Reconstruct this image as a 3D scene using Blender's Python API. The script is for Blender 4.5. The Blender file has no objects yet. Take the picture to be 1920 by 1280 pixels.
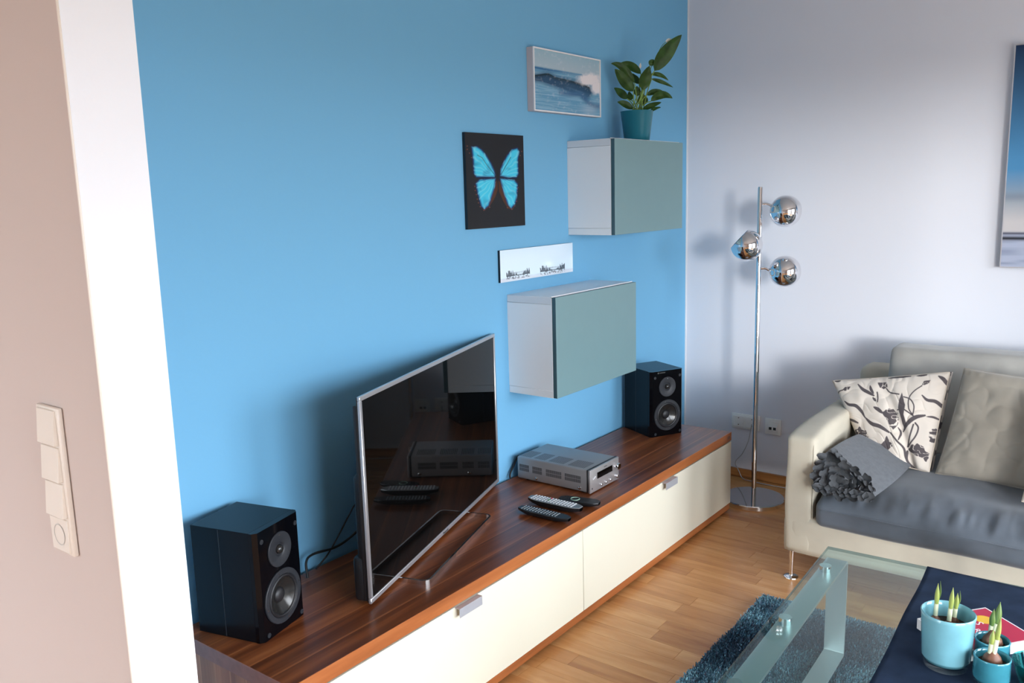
import bpy, bmesh, math, random
import numpy as np
from mathutils import Vector, Matrix
random.seed(7); rng = np.random.default_rng(7)
sc = bpy.context.scene
COL = sc.collection
PI = math.pi

# ------------------------------------------------------------------ camera
cam_d = bpy.data.cameras.new('camera'); cam = bpy.data.objects.new('camera', cam_d); COL.objects.link(cam)
R_ = Vector((0.6038907, -0.7966267, -0.02649372)); U_ = Vector((0.15115035, 0.08181853, 0.98511893)); F_ = Vector((0.78260437, 0.59890869, -0.16981985))
cam.matrix_world = Matrix(((R_.x, U_.x, -F_.x, -4.09048), (R_.y, U_.y, -F_.y, -1.97652), (R_.z, U_.z, -F_.z, 1.47597), (0, 0, 0, 1)))
cam_d.sensor_width = 36; cam_d.lens = 30.0297; cam_d.clip_start = 0.02
sc.camera = cam

# ------------------------------------------------------------------ light
world = bpy.data.worlds.new('world'); sc.world = world; world.use_nodes = True
wn, wl = world.node_tree.nodes, world.node_tree.links
_tc = wn.new('ShaderNodeTexCoord'); _sp = wn.new('ShaderNodeSeparateXYZ'); wl.new(_tc.outputs['Generated'], _sp.inputs[0])
_cr = wn.new('ShaderNodeValToRGB'); _mr = wn.new('ShaderNodeMapRange')
_mr.inputs[1].default_value = -0.06; _mr.inputs[2].default_value = 0.10; wl.new(_sp.outputs['Z'], _mr.inputs[0]); wl.new(_mr.outputs[0], _cr.inputs[0])
SKY = (0.90, 0.985, 1.09); GROUND = (0.24, 0.24, 0.235)
_cr.color_ramp.elements[0].color = (*GROUND, 1); _cr.color_ramp.elements[0].position = 0.25
_cr.color_ramp.elements[1].color = (*SKY, 1); _cr.color_ramp.elements[1].position = 0.55
wl.new(_cr.outputs[0], wn['Background'].inputs[0]); wn['Background'].inputs[1].default_value = 15.5   # bright hazy sky over darker ground
sun = bpy.data.lights.new('hazy_sun', 'SUN'); sun.energy = 1.75; sun.angle = math.radians(9); sun.color = (1.0, 0.97, 0.93)
sun_o = bpy.data.objects.new('hazy_sun', sun); COL.objects.link(sun_o)
_az, _el = math.radians(-139), math.radians(3.5)
sun_o.rotation_euler = Vector((math.cos(_az) * math.cos(_el), math.sin(_az) * math.cos(_el), math.sin(_el))).to_track_quat('Z', 'Y').to_euler()
WIN = [(-4.40, -2.35), (-1.95, -0.75)]
WY = -3.6
WZ0, WZ1 = 0.12, 2.02
FILL_WIN = (-0.10, 1.12, 0.45, 2.25)      # unseen window added in the left wall to brighten the hall side
def portal(w, h, loc, rot):
    l = bpy.data.lights.new('daylight', 'AREA'); l.shape = 'RECTANGLE'; l.size = w; l.size_y = h; l.cycles.is_portal = True
    o = bpy.data.objects.new('daylight', l); COL.objects.link(o); o.location = loc; o.rotation_euler = rot
for _a, _b in WIN: portal(_b - _a, WZ1 - WZ0, ((_a + _b) / 2, WY - 0.15, (WZ0 + WZ1) / 2), (PI / 2, 0, 0))
portal(FILL_WIN[1] - FILL_WIN[0], FILL_WIN[3] - FILL_WIN[2], (-6.6 - 0.11, (FILL_WIN[0] + FILL_WIN[1]) / 2, (FILL_WIN[2] + FILL_WIN[3]) / 2), (PI / 2, 0, -PI / 2))
vs = sc.view_settings
sc.display_settings.display_device = 'sRGB'
vs.view_transform = 'Standard'; vs.look = 'None'; vs.exposure = 0.0; vs.gamma = 1.0; vs.use_curve_mapping = False
sc.cycles.max_bounces = 10; sc.cycles.diffuse_bounces = 5; sc.cycles.glossy_bounces = 5; sc.cycles.transparent_max_bounces = 12
sc.cycles.transmission_bounces = 8; sc.cycles.use_denoising = True; sc.cycles.caustics_refractive = False

# ------------------------------------------------------------------ materials
def lin(c):
    return tuple(((x / 255) / 12.92 if x / 255 <= 0.04045 else ((x / 255 + 0.055) / 1.055) ** 2.4) for x in c)
def newmat(name):
    m = bpy.data.materials.new(name); m.use_nodes = True; n = m.node_tree.nodes; l = m.node_tree.links
    return m, n, l, n['Principled BSDF']
def mat(name, c, rough=0.5, metal=0.0, noise=0.0, nscale=20.0, bump=0.0, bscale=200.0, stretch=(1, 1, 1), spec=0.5, sheen=0.0, coat=0.0):
    m, n, l, b = newmat(name)
    b.inputs['Base Color'].default_value = (*c, 1); b.inputs['Roughness'].default_value = rough; b.inputs['Metallic'].default_value = metal
    b.inputs['Specular IOR Level'].default_value = spec
    if sheen: b.inputs['Sheen Weight'].default_value = sheen; b.inputs['Sheen Roughness'].default_value = 0.4
    if coat: b.inputs['Coat Weight'].default_value = coat; b.inputs['Coat Roughness'].default_value = 0.03
    tc = n.new('ShaderNodeTexCoord'); mp = n.new('ShaderNodeMapping'); mp.inputs['Scale'].default_value = stretch
    l.new(tc.outputs['Object'], mp.inputs['Vector'])
    if noise:
        t = n.new('ShaderNodeTexNoise'); t.inputs['Scale'].default_value = nscale; t.inputs['Detail'].default_value = 4
        l.new(mp.outputs[0], t.inputs['Vector'])
        r = n.new('ShaderNodeMapRange'); r.inputs[1].default_value = 0.3; r.inputs[2].default_value = 0.7
        r.inputs[3].default_value = 1 - noise; r.inputs[4].default_value = 1 + noise; l.new(t.outputs[0], r.inputs[0])
        v = n.new('ShaderNodeVectorMath'); v.operation = 'SCALE'; v.inputs[0].default_value = c; l.new(r.outputs[0], v.inputs['Scale'])
        l.new(v.outputs[0], b.inputs['Base Color'])
    if bump:
        t = n.new('ShaderNodeTexNoise'); t.inputs['Scale'].default_value = bscale; t.inputs['Detail'].default_value = 3
        l.new(mp.outputs[0], t.inputs['Vector'])
        bp = n.new('ShaderNodeBump'); bp.inputs['Strength'].default_value = bump; bp.inputs['Distance'].default_value = 0.002
        l.new(t.outputs[0], bp.inputs['Height']); l.new(bp.outputs[0], b.inputs['Normal'])
    return m
def wood(name, cols, axis, freq=26.0, rough=0.35, lines=0.0, rnd=None, along=1.2, coat=0.0, bands=None):
    """cols: list of (pos, rgb); axis: direction of the grain; rnd: None | 'object' | 'island'"""
    m, n, l, b = newmat(name)
    b.inputs['Roughness'].default_value = rough
    if coat: b.inputs['Coat Weight'].default_value = coat; b.inputs['Coat Roughness'].default_value = 0.15
    tc = n.new('ShaderNodeTexCoord'); mp = n.new('ShaderNodeMapping')
    mp.inputs['Scale'].default_value = tuple(along if i == axis else freq for i in range(3))
    src = tc.outputs['Object']; rv = None
    if rnd:
        if rnd == 'object': rn = n.new('ShaderNodeObjectInfo'); rv = rn.outputs['Random']
        else: rn = n.new('ShaderNodeNewGeometry'); rv = rn.outputs['Random Per Island']
        ad = n.new('ShaderNodeVectorMath'); ad.operation = 'ADD'; sca = n.new('ShaderNodeMath'); sca.operation = 'MULTIPLY'; sca.inputs[1].default_value = 37.0
        l.new(rv, sca.inputs[0]); l.new(src, ad.inputs[0]); l.new(sca.outputs[0], ad.inputs[1]); src = ad.outputs[0]
    l.new(src, mp.inputs['Vector'])
    t = n.new('ShaderNodeTexNoise'); t.inputs['Scale'].default_value = 1.0; t.inputs['Detail'].default_value = 6; t.inputs['Roughness'].default_value = 0.62; t.inputs['Distortion'].default_value = 0.4
    l.new(mp.outputs[0], t.inputs['Vector'])
    fac = t.outputs[0]
    if rv is not None:
        mr = n.new('ShaderNodeMapRange'); mr.inputs[3].default_value = -0.16; mr.inputs[4].default_value = 0.16; l.new(rv, mr.inputs[0])
        a2 = n.new('ShaderNodeMath'); a2.operation = 'ADD'; l.new(fac, a2.inputs[0]); l.new(mr.outputs[0], a2.inputs[1]); fac = a2.outputs[0]
    cr = n.new('ShaderNodeValToRGB'); e = cr.color_ramp.elements
    e[0].position, e[0].color = cols[0][0], (*cols[0][1], 1); e[1].position, e[1].color = cols[-1][0], (*cols[-1][1], 1)
    for p, c in cols[1:-1]:
        q = e.new(p); q.color = (*c, 1)
    l.new(fac, cr.inputs[0])
    out = cr.outputs[0]
    if lines:
        mp2 = n.new('ShaderNodeMapping'); mp2.inputs['Scale'].default_value = tuple(0.25 if i == axis else 9.0 for i in range(3)); l.new(tc.outputs['Object'], mp2.inputs['Vector'])
        t2 = n.new('ShaderNodeTexNoise'); t2.inputs['Scale'].default_value = 1.0; t2.inputs['Detail'].default_value = 1.0; l.new(mp2.outputs[0], t2.inputs['Vector'])
        r2 = n.new('ShaderNodeValToRGB'); r2.color_ramp.elements[0].position = 0.58; r2.color_ramp.elements[1].position = 0.72; l.new(t2.outputs[0], r2.inputs[0])
        mx = n.new('ShaderNodeMix'); mx.data_type = 'RGBA'; mx.inputs['B'].default_value = (*[min(1, c * 1.0) for c in cols[-1][1]], 1)
        ml = n.new('ShaderNodeMath'); ml.operation = 'MULTIPLY'; ml.inputs[1].default_value = lines; l.new(r2.outputs[0], ml.inputs[0])
        l.new(ml.outputs[0], mx.inputs['Factor']); l.new(out, mx.inputs['A']); out = mx.outputs['Result']
    if bands:   # printed staves: a tone per stave and a pale line where staves meet
        sp = n.new('ShaderNodeSeparateXYZ'); l.new(tc.outputs['Object'], sp.inputs[0])
        dv = n.new('ShaderNodeMath'); dv.operation = 'DIVIDE'; dv.inputs[1].default_value = bands[1]; l.new(sp.outputs[bands[0]], dv.inputs[0])
        fl = n.new('ShaderNodeMath'); fl.operation = 'FLOOR'; l.new(dv.outputs[0], fl.inputs[0])
        wnz = n.new('ShaderNodeTexWhiteNoise'); wnz.noise_dimensions = '1D'; l.new(fl.outputs[0], wnz.inputs['W'])
        r3 = n.new('ShaderNodeMapRange'); r3.inputs[3].default_value = 0.72; r3.inputs[4].default_value = 1.22; l.new(wnz.outputs['Value'], r3.inputs[0])
        v3 = n.new('ShaderNodeVectorMath'); v3.operation = 'SCALE'; l.new(out, v3.inputs[0]); l.new(r3.outputs[0], v3.inputs['Scale'])
        fr = n.new('ShaderNodeMath'); fr.operation = 'FRACT'; l.new(dv.outputs[0], fr.inputs[0])
        r4 = n.new('ShaderNodeMapRange'); r4.inputs[1].default_value = 0.0; r4.inputs[2].default_value = 0.10; r4.inputs[3].default_value = 0.55; r4.inputs[4].default_value = 0.0; l.new(fr.outputs[0], r4.inputs[0])
        mx3 = n.new('ShaderNodeMix'); mx3.data_type = 'RGBA'; mx3.inputs['B'].default_value = (*cols[-1][1], 1)
        l.new(r4.outputs[0], mx3.inputs['Factor']); l.new(v3.outputs[0], mx3.inputs['A']); out = mx3.outputs['Result']
    l.new(out, b.inputs['Base Color'])
    return m
def colmat(name, rough=0.5, sheen=0.0, bump=0.0, bscale=300, spec=0.5, coat=0.0):
    m, n, l, b = newmat(name); a = n.new('ShaderNodeAttribute'); a.attribute_name = 'Col'; l.new(a.outputs['Color'], b.inputs['Base Color'])
    b.inputs['Roughness'].default_value = rough; b.inputs['Specular IOR Level'].default_value = spec
    if coat: b.inputs['Coat Weight'].default_value = coat; b.inputs['Coat Roughness'].default_value = 0.04
    if bump:
        t = n.new('ShaderNodeTexNoise'); t.inputs['Scale'].default_value = bscale; tc = n.new('ShaderNodeTexCoord'); l.new(tc.outputs['Object'], t.inputs['Vector'])
        bp = n.new('ShaderNodeBump'); bp.inputs['Strength'].default_value = bump; bp.inputs['Distance'].default_value = 0.002
        l.new(t.outputs[0], bp.inputs['Height']); l.new(bp.outputs[0], b.inputs['Normal'])
    return m
def glassmat(name, tint, rough=0.02, ior=1.5):
    m = bpy.data.materials.new(name); m.use_nodes = True; n = m.node_tree.nodes; l = m.node_tree.links; n.clear()
    o = n.new('ShaderNodeOutputMaterial'); t = n.new('ShaderNodeBsdfTransparent'); t.inputs[0].default_value = (*tint, 1)
    g = n.new('ShaderNodeBsdfGlossy'); g.inputs['Roughness'].default_value = rough; g.inputs[0].default_value = (1, 1, 1, 1)
    lw = n.new('ShaderNodeLayerWeight'); lw.inputs[0].default_value = 0.5; pw = n.new('ShaderNodeMath'); pw.operation = 'POWER'; pw.inputs[1].default_value = 5.0
    l.new(lw.outputs['Facing'], pw.inputs[0]); f = n.new('ShaderNodeMath'); f.operation = 'MULTIPLY_ADD'; f.inputs[1].default_value = 0.95; f.inputs[2].default_value = 0.045
    l.new(pw.outputs[0], f.inputs[0]); mx = n.new('ShaderNodeMixShader')
    l.new(f.outputs[0], mx.inputs[0]); l.new(t.outputs[0], mx.inputs[1]); l.new(g.outputs[0], mx.inputs[2]); l.new(mx.outputs[0], o.inputs[0])
    return m
M = {}
M['white_wall'] = mat('white_wall', (0.60, 0.59, 0.59), 0.9, bump=0.08, bscale=120, spec=0.2)
M['pier_white'] = mat('pier_white', (0.82, 0.845, 0.89), 0.9, bump=0.08, bscale=120, spec=0.2)
M['grey_wall'] = mat('grey_wall', (0.72, 0.735, 0.79), 0.9, bump=0.08, bscale=120, spec=0.2)
M['warm_light_wall'] = mat('warm_light_wall', (0.575, 0.490, 0.450), 0.9, bump=0.08, bscale=120, spec=0.2)  # neutral wall with the hall's warm bounce light put into its colour
M['blue_wall'] = mat('blue_wall', (0.168, 0.430, 0.660), 0.75, bump=0.06, bscale=120, spec=0.3)
M['ceiling'] = mat('ceiling_paint', (0.68, 0.68, 0.68), 0.95, bump=0.05, bscale=90)
M['window_frame'] = mat('window_frame', (0.8, 0.8, 0.8), 0.4, noise=0.02)
M['parquet'] = wood('parquet_stave', [(0.2, lin((166, 108, 62))), (0.5, lin((197, 139, 84))), (0.8, lin((220, 167, 110)))], 1, freq=20, rough=0.27, rnd='object', along=2.5)
M['parquet_far'] = wood('parquet_far', [(0.2, lin((166, 108, 62))), (0.5, lin((197, 139, 84))), (0.8, lin((220, 167, 110)))], 1, freq=20, rough=0.27, rnd='island', along=2.5)
M['subfloor'] = mat('subfloor', lin((70, 42, 24)), 0.8, noise=0.1)
M['skirting'] = wood('skirting_wood', [(0.3, lin((150, 95, 50))), (0.7, lin((190, 135, 80)))], 1, rough=0.4)
M['walnut'] = wood('plum_wood', [(0.28, lin((72, 36, 20))), (0.45, lin((112, 58, 30))), (0.6, lin((146, 80, 42))), (0.82, lin((184, 114, 66)))], 0, freq=24, rough=0.32, lines=0.2, along=0.9, coat=0.1, bands=(1, 0.083))
M['walnut_edge'] = wood('plum_wood_edge', [(0.25, lin((132, 74, 38))), (0.5, lin((166, 96, 52))), (0.8, lin((196, 126, 74)))], 0, freq=24, rough=0.35, along=1.2)  # front wood carries the orange glow of the light in its colour
M['walnut_end'] = mat('plum_edge_band', lin((140, 96, 80)), 0.4, noise=0.12, nscale=40)  # end band lightened in colour to make up for weak light there
M['walnut_side'] = wood('plum_side', [(0.28, lin((104, 64, 46))), (0.45, lin((142, 92, 64))), (0.6, lin((170, 114, 78))), (0.82, lin((205, 148, 104)))], 2, freq=15, rough=0.4, lines=0.2, along=0.8, bands=(1, 0.065))  # side wood lightened to stand in for missing light from the left
M['cream'] = mat('cream_lacquer', (0.80, 0.76, 0.62), 0.3, noise=0.01, nscale=3)
M['steel'] = mat('brushed_steel', (0.62, 0.62, 0.64), 0.35, 1.0, bump=0.05, bscale=400, stretch=(1, 8, 8))
M['tab_steel'] = mat('handle_steel', (0.55, 0.56, 0.60), 0.55, 0.6, noise=0.03)
M['chrome'] = mat('chrome', (0.80, 0.80, 0.82), 0.04, 1.0, noise=0.01)
M['dark_chrome'] = mat('polished_steel', (0.78, 0.76, 0.74), 0.06, 1.0, noise=0.02)
M['gap'] = mat('shadow_gap', (0.02, 0.02, 0.02), 0.8, noise=0.1)
M['cab_white'] = mat('cabinet_foil', (0.85, 0.86, 0.86), 0.4, bump=0.03, bscale=60)
M['cab_top'] = mat('cabinet_top_foil', (0.72, 0.74, 0.76), 0.3, bump=0.02, bscale=60)
M['cab_door'] = mat('cabinet_door_lacquer', lin((116, 148, 152)), 0.45, noise=0.01)
M['cab_edge'] = mat('cabinet_door_edge', lin((64, 92, 100)), 0.4, noise=0.01)
M['cab_lip'] = mat('cabinet_lip', (0.85, 0.85, 0.86), 0.3, noise=0.01)
M['black_gloss'] = mat('black_lacquer', (0.002, 0.002, 0.003), 0.08, noise=0.05, spec=0.22)
M['black_matt'] = mat('black_vinyl', (0.004, 0.0045, 0.006), 0.26, noise=0.05, bump=0.03, bscale=500, spec=0.20)
M['black_plastic'] = mat('black_plastic', (0.010, 0.011, 0.013), 0.4, bump=0.05, bscale=300)
M['driver_grey'] = mat('driver_flange', (0.018, 0.020, 0.025), 0.5, bump=0.05, bscale=600)
M['rubber'] = mat('rubber_surround', (0.012, 0.012, 0.014), 0.45, noise=0.05)
M['cone'] = mat('woofer_cone', (0.045, 0.043, 0.041), 0.20, 0.6, noise=0.05)
M['dome'] = mat('tweeter_dome', (0.02, 0.02, 0.02), 0.12, 0.2, noise=0.05)
M['screw'] = mat('screw_steel', (0.5, 0.5, 0.5), 0.25, 1.0, noise=0.02)
M['tv_silver'] = mat('tv_bezel', (0.62, 0.63, 0.65), 0.34, 0.8, noise=0.02)
M['tv_screen'] = mat('tv_panel', (0.002, 0.002, 0.002), 0.03, noise=0.02, spec=0.25)
M['rcv_body'] = mat('receiver_metal', (0.34, 0.335, 0.335), 0.42, 0.5, bump=0.03, bscale=600)
M['rcv_front'] = mat('receiver_face', (0.50, 0.48, 0.48), 0.36, 0.7, bump=0.03, bscale=500, stretch=(6, 1, 1))
M['slot'] = mat('vent_slot', (0.045, 0.045, 0.05), 0.7, noise=0.1)
M['key_white'] = mat('key_white', (0.75, 0.76, 0.78), 0.4, noise=0.02)
M['key_grey'] = mat('key_grey', (0.30, 0.34, 0.36), 0.4, noise=0.05)
M['remote_silver'] = mat('remote_silver', (0.30, 0.32, 0.33), 0.35, 0.6, noise=0.03)
M['ring'] = mat('ring_green', (0.28, 0.42, 0.32), 0.4, noise=0.2)
M['red'] = mat('key_red', (0.5, 0.03, 0.08), 0.4, noise=0.02)
M['green'] = mat('key_green', (0.06, 0.3, 0.08), 0.4, noise=0.02)
M['canvas_edge'] = mat('canvas_frame', (0.58, 0.52, 0.53), 0.6, noise=0.02)
M['canvas_lip'] = mat('canvas_lip', (0.80, 0.79, 0.80), 0.5, noise=0.02)
M['print'] = colmat('printed_picture', 0.5, spec=0.3)
M['gloss_print'] = colmat('glass_print', 0.08, spec=0.5, coat=0.2)
M['print_edge'] = mat('print_edge', (0.004, 0.008, 0.015), 0.4, noise=0.05)
M['frame_silver'] = mat('frame_silver', (0.5, 0.5, 0.52), 0.35, 0.8, noise=0.02)
M['leaf'] = mat('lily_leaf', (0.034, 0.082, 0.016), 0.42, noise=0.35, nscale=30, spec=0.25)
M['stem'] = mat('lily_stem', (0.20, 0.32, 0.07), 0.5, noise=0.2)
M['spathe'] = mat('lily_flower', (0.75, 0.70, 0.60), 0.5, noise=0.05)
M['pot_teal'] = mat('teal_plastic', (0.010, 0.155, 0.215), 0.30, noise=0.03)
M['soil'] = mat('potting_soil', (0.025, 0.014, 0.009), 0.95, noise=0.5, nscale=90, bump=1.0, bscale=250)
M['plastic_darkened'] = mat('switch_plastic', (0.50, 0.47, 0.42), 0.35, noise=0.01)  # darkened so its colour stands in for shade in the socket well
M['outlet_white'] = mat('outlet_plastic', (0.84, 0.83, 0.79), 0.4, noise=0.01)
M['switch_cream'] = mat('switch_cream', (0.74, 0.67, 0.59), 0.35, noise=0.01)
M['socket_dark'] = mat('socket_hole', (0.03, 0.03, 0.03), 0.6, noise=0.1)
M['cable_black'] = mat('cable_black', (0.008, 0.009, 0.011), 0.45, noise=0.05)
M['cable_white'] = mat('cable_clear', (0.42, 0.42, 0.42), 0.4, noise=0.05)
M['sofa'] = mat('sofa_linen', (0.500, 0.455, 0.365), 0.9, noise=0.07, nscale=8, bump=0.35, bscale=900, sheen=0.1)
M['seat_grey'] = mat('seat_velvet', (0.074, 0.087, 0.105), 0.75, noise=0.55, nscale=3.2, bump=0.2, bscale=500, sheen=0.3)
M['back_grey'] = mat('back_velvet', (0.33, 0.32, 0.295), 0.8, noise=0.12, nscale=7, bump=0.2, bscale=500, sheen=0.3)
M['taupe'] = mat('taupe_velvet', (0.27, 0.243, 0.200), 0.8, noise=0.12, nscale=7, bump=0.2, bscale=500, sheen=0.3)
M['felt'] = mat('grey_felt', (0.098, 0.108, 0.122), 0.95, noise=0.12, nscale=60, bump=0.5, bscale=900, sheen=0.2)
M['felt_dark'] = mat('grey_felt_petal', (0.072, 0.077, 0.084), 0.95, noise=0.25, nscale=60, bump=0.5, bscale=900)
M['floral'] = colmat('floral_cotton', 0.85, bump=0.3, bscale=900, spec=0.2)
M['floral_back'] = mat('floral_back', (0.62, 0.54, 0.44), 0.9, noise=0.05)
M['glass'] = glassmat('table_glass', (0.76, 0.87, 0.85))
M['glass_edge'] = glassmat('table_glass_edge', (0.30, 0.42, 0.40))
M['glass_clear'] = glassmat('clear_glass', (0.93, 0.97, 0.97))
M['glass_teal'] = glassmat('teal_glass', (0.25, 0.62, 0.62))
M['table_steel'] = mat('satin_steel', (0.60, 0.65, 0.66), 0.42, 0.75, bump=0.03, bscale=500)
M['cloth_navy'] = mat('navy_cloth', (0.018, 0.032, 0.064), 0.95, noise=0.2, nscale=18, bump=0.5, bscale=1100, spec=0.15)
M['vase_blue'] = mat('opal_glass', (0.20, 0.46, 0.53), 0.12, noise=0.08, nscale=22, coat=0.4)
M['vase_teal'] = mat('opal_glass_teal', (0.045, 0.235, 0.30), 0.12, noise=0.15, nscale=25, coat=0.4)
M['bulb'] = mat('bulb_skin', (0.16, 0.065, 0.035), 0.5, noise=0.35, nscale=60)
M['shoot_white'] = mat('shoot_white', (0.66, 0.68, 0.46), 0.45, noise=0.05)
M['shoot_green'] = mat('shoot_green', (0.36, 0.43, 0.10), 0.4, noise=0.2, nscale=40, stretch=(1, 1, 0.2))
M['shoot_dark'] = mat('shoot_leaf_green', (0.15, 0.25, 0.06), 0.4, noise=0.25, nscale=40, stretch=(1, 1, 0.2))
M['crimson'] = mat('crimson_cover', (0.50, 0.012, 0.058), 0.3, noise=0.03)
M['paper'] = mat('paper', (0.80, 0.78, 0.76), 0.7, bump=0.4, bscale=60, stretch=(1, 1, 40))
M['card_white'] = mat('card_white', (0.85, 0.84, 0.84), 0.4, noise=0.01)
M['yellow'] = mat('yellow_sticker', (0.85, 0.50, 0.04), 0.4, noise=0.05)
M['wax'] = mat('wax', (0.62, 0.72, 0.64), 0.4, noise=0.02)
M['rug_back'] = mat('rug_backing', (0.010, 0.035, 0.055), 0.95, noise=0.2)
M['rug_pile'] = colmat('rug_pile', 0.6, spec=0.3)

# ------------------------------------------------------------------ object helpers
def tag(o, label=None, cat=None, group=None, kind=None):
    if label: o['label'] = label
    if cat: o['category'] = cat
    if group: o['group'] = group
    if kind: o['kind'] = kind
    return o
def thing(name, label, cat, loc=(0, 0, 0), rz=0.0, group=None):
    o = bpy.data.objects.new(name, None); COL.objects.link(o); o.location = loc; o.rotation_euler = (0, 0, rz)
    o.empty_display_size = 0.05
    return tag(o, label, cat, group)
def link(name, me, m, parent=None, smooth=False, **k):
    if m is not None:
        for mm in (m if isinstance(m, (list, tuple)) else [m]): me.materials.append(mm)
    o = bpy.data.objects.new(name, me); COL.objects.link(o)
    if parent is not None: o.parent = parent
    if smooth: me.polygons.foreach_set('use_smooth', [True] * len(me.polygons))
    return tag(o, **k)
def fin(name, bm, m, parent=None, smooth=False, auto=None, **k):
    me = bpy.data.meshes.new(name); bm.normal_update(); bm.to_mesh(me); bm.free()
    o = link(name, me, m, parent, smooth or bool(auto), **k)
    if auto: me.set_sharp_from_angle(angle=math.radians(auto))
    return o
def abox(bm, x0, x1, y0, y1, z0, z1, bev=0.0, seg=2, mi=0, mtx=None):
    r = bmesh.ops.create_cube(bm, size=1.0); vs_ = r['verts']
    for v in vs_:
        v.co = Vector(((x0 + x1) / 2 + v.co.x * (x1 - x0), (y0 + y1) / 2 + v.co.y * (y1 - y0), (z0 + z1) / 2 + v.co.z * (z1 - z0)))
    faces = {f for v in vs_ for f in v.link_faces}
    if bev:
        es = list({e for v in vs_ for e in v.link_edges})
        rr = bmesh.ops.bevel(bm, geom=es, offset=bev, segments=seg, profile=0.5, affect='EDGES', clamp_overlap=True)
        faces = set(rr['faces']) | {f for v in rr['verts'] for f in v.link_faces}
        vs_ = list({v for f in faces for v in f.verts})
    for f in faces: f.material_index = mi
    if mtx is not None:
        for v in vs_: v.co = mtx @ v.co
    return vs_
def box(name, x0, x1, y0, y1, z0, z1, m, parent=None, bev=0.0, seg=2, **k):
    bm = bmesh.new(); abox(bm, x0, x1, y0, y1, z0, z1, bev, seg)
    return fin(name, bm, m, parent, auto=(40 if bev else None), **k)
def alathe(bm, prof, n=32, mtx=None, mi=0, cap=True):
    rings = []
    for (r, z) in prof:
        if r <= 1e-6: rings.append([bm.verts.new((0, 0, z))])
        else: rings.append([bm.verts.new((r * math.cos(2 * PI * i / n), r * math.sin(2 * PI * i / n), z)) for i in range(n)])
    for a, b in zip(rings, rings[1:]):
        for i in range(n):
            j = (i + 1) % n
            if len(a) == 1 and len(b) == 1: continue
            if len(a) == 1: f = bm.faces.new((a[0], b[j], b[i]))
            elif len(b) == 1: f = bm.faces.new((a[i], a[j], b[0]))
            else: f = bm.faces.new((a[i], a[j], b[j], b[i]))
            f.material_index = mi
    if cap:
        for rg, flip in ((rings[0], True), (rings[-1], False)):
            if len(rg) > 1:
                f = bm.faces.new(rg[::-1] if flip else rg); f.material_index = mi
    if mtx is not None:
        for rg in rings:
            for v in rg: v.co = mtx @ v.co
def lathe(name, prof, m, parent=None, n=32, loc=(0, 0, 0), axis=(0, 0, 1), auto=35, cap=True, **k):
    bm = bmesh.new(); q = Vector((0, 0, 1)).rotation_difference(Vector(axis).normalized()).to_matrix().to_4x4()
    alathe(bm, prof, n, Matrix.Translation(loc) @ q, cap=cap)
    bmesh.ops.recalc_face_normals(bm, faces=bm.faces[:])
    return fin(name, bm, m, parent, auto=auto, **k)
def catmull(pts, n=8):
    P = [Vector(p) for p in pts]; P = [P[0] * 2 - P[1]] + P + [P[-1] * 2 - P[-2]]; out = []
    for i in range(1, len(P) - 2):
        for j in range(n):
            t = j / n; a, b, c, d = P[i - 1], P[i], P[i + 1], P[i + 2]
            out.append(0.5 * ((2 * b) + (c - a) * t + (2 * a - 5 * b + 4 * c - d) * t * t + (3 * b - a - 3 * c + d) * t ** 3))
    out.append(P[-2]); return out
def atube(bm, pts, r, n=8, mi=0, flat=1.0, closed=False):
    pts = [Vector(p) for p in pts]; N = len(pts); rr = r if hasattr(r, '__len__') else [r] * N
    prev = None; rings = []
    for i, p in enumerate(pts):
        t = (pts[(i + 1) % N] - pts[i - 1]) if closed else (pts[min(i + 1, N - 1)] - pts[max(i - 1, 0)])
        t.normalize()
        if prev is None: a = t.orthogonal().normalized()
        else: a = (prev - t * prev.dot(t)).normalized()
        prev = a; b = t.cross(a)
        rings.append([bm.verts.new(p + (a * math.cos(2 * PI * k / n) + b * math.sin(2 * PI * k / n) * flat) * rr[i]) for k in range(n)])
    m_ = N if closed else N - 1
    for i in range(m_):
        A, B = rings[i], rings[(i + 1) % N]
        for k in range(n):
            f = bm.faces.new((A[k], A[(k + 1) % n], B[(k + 1) % n], B[k])); f.material_index = mi
    if not closed: bm.faces.new(rings[0][::-1]); bm.faces.new(rings[-1])
def tube(name, pts, r, m, parent=None, n=8, smooth_n=8, **k):
    bm = bmesh.new(); atube(bm, catmull(pts, smooth_n) if smooth_n else pts, r, n)
    return fin(name, bm, m, parent, auto=50, **k)
def from_np(name, V, Fq, m, parent=None, smooth=True, col=None, **k):
    me = bpy.data.meshes.new(name)
    me.vertices.add(len(V)); me.vertices.foreach_set('co', np.asarray(V, dtype=np.float32).ravel())
    Fq = np.asarray(Fq, dtype=np.int32); nf, w = Fq.shape
    me.loops.add(nf * w); me.loops.foreach_set('vertex_index', Fq.ravel())
    me.polygons.add(nf); me.polygons.foreach_set('loop_start', np.arange(0, nf * w, w, dtype=np.int32))
    me.update(calc_edges=True)
    if smooth: me.polygons.foreach_set('use_smooth', np.ones(nf, dtype=bool))
    if col is not None:
        ca = me.color_attributes.new('Col', 'FLOAT_COLOR', 'POINT')
        c4 = np.ones((len(V), 4), dtype=np.float32); c4[:, :3] = col; ca.data.foreach_set('color', c4.ravel())
    me.validate()
    return link(name, me, m, parent, **k)
def grid_faces(nx, ny, off=0, wrapx=False, flip=False):
    i = np.arange(nx if wrapx else nx - 1); j = np.arange(ny - 1); I, J = np.meshgrid(i, j)
    I2 = (I + 1) % nx
    q = np.stack([J * nx + I, J * nx + I2, (J + 1) * nx + I2, (J + 1) * nx + I], -1).reshape(-1, 4) + off
    return q[:, ::-1] if flip else q
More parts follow.
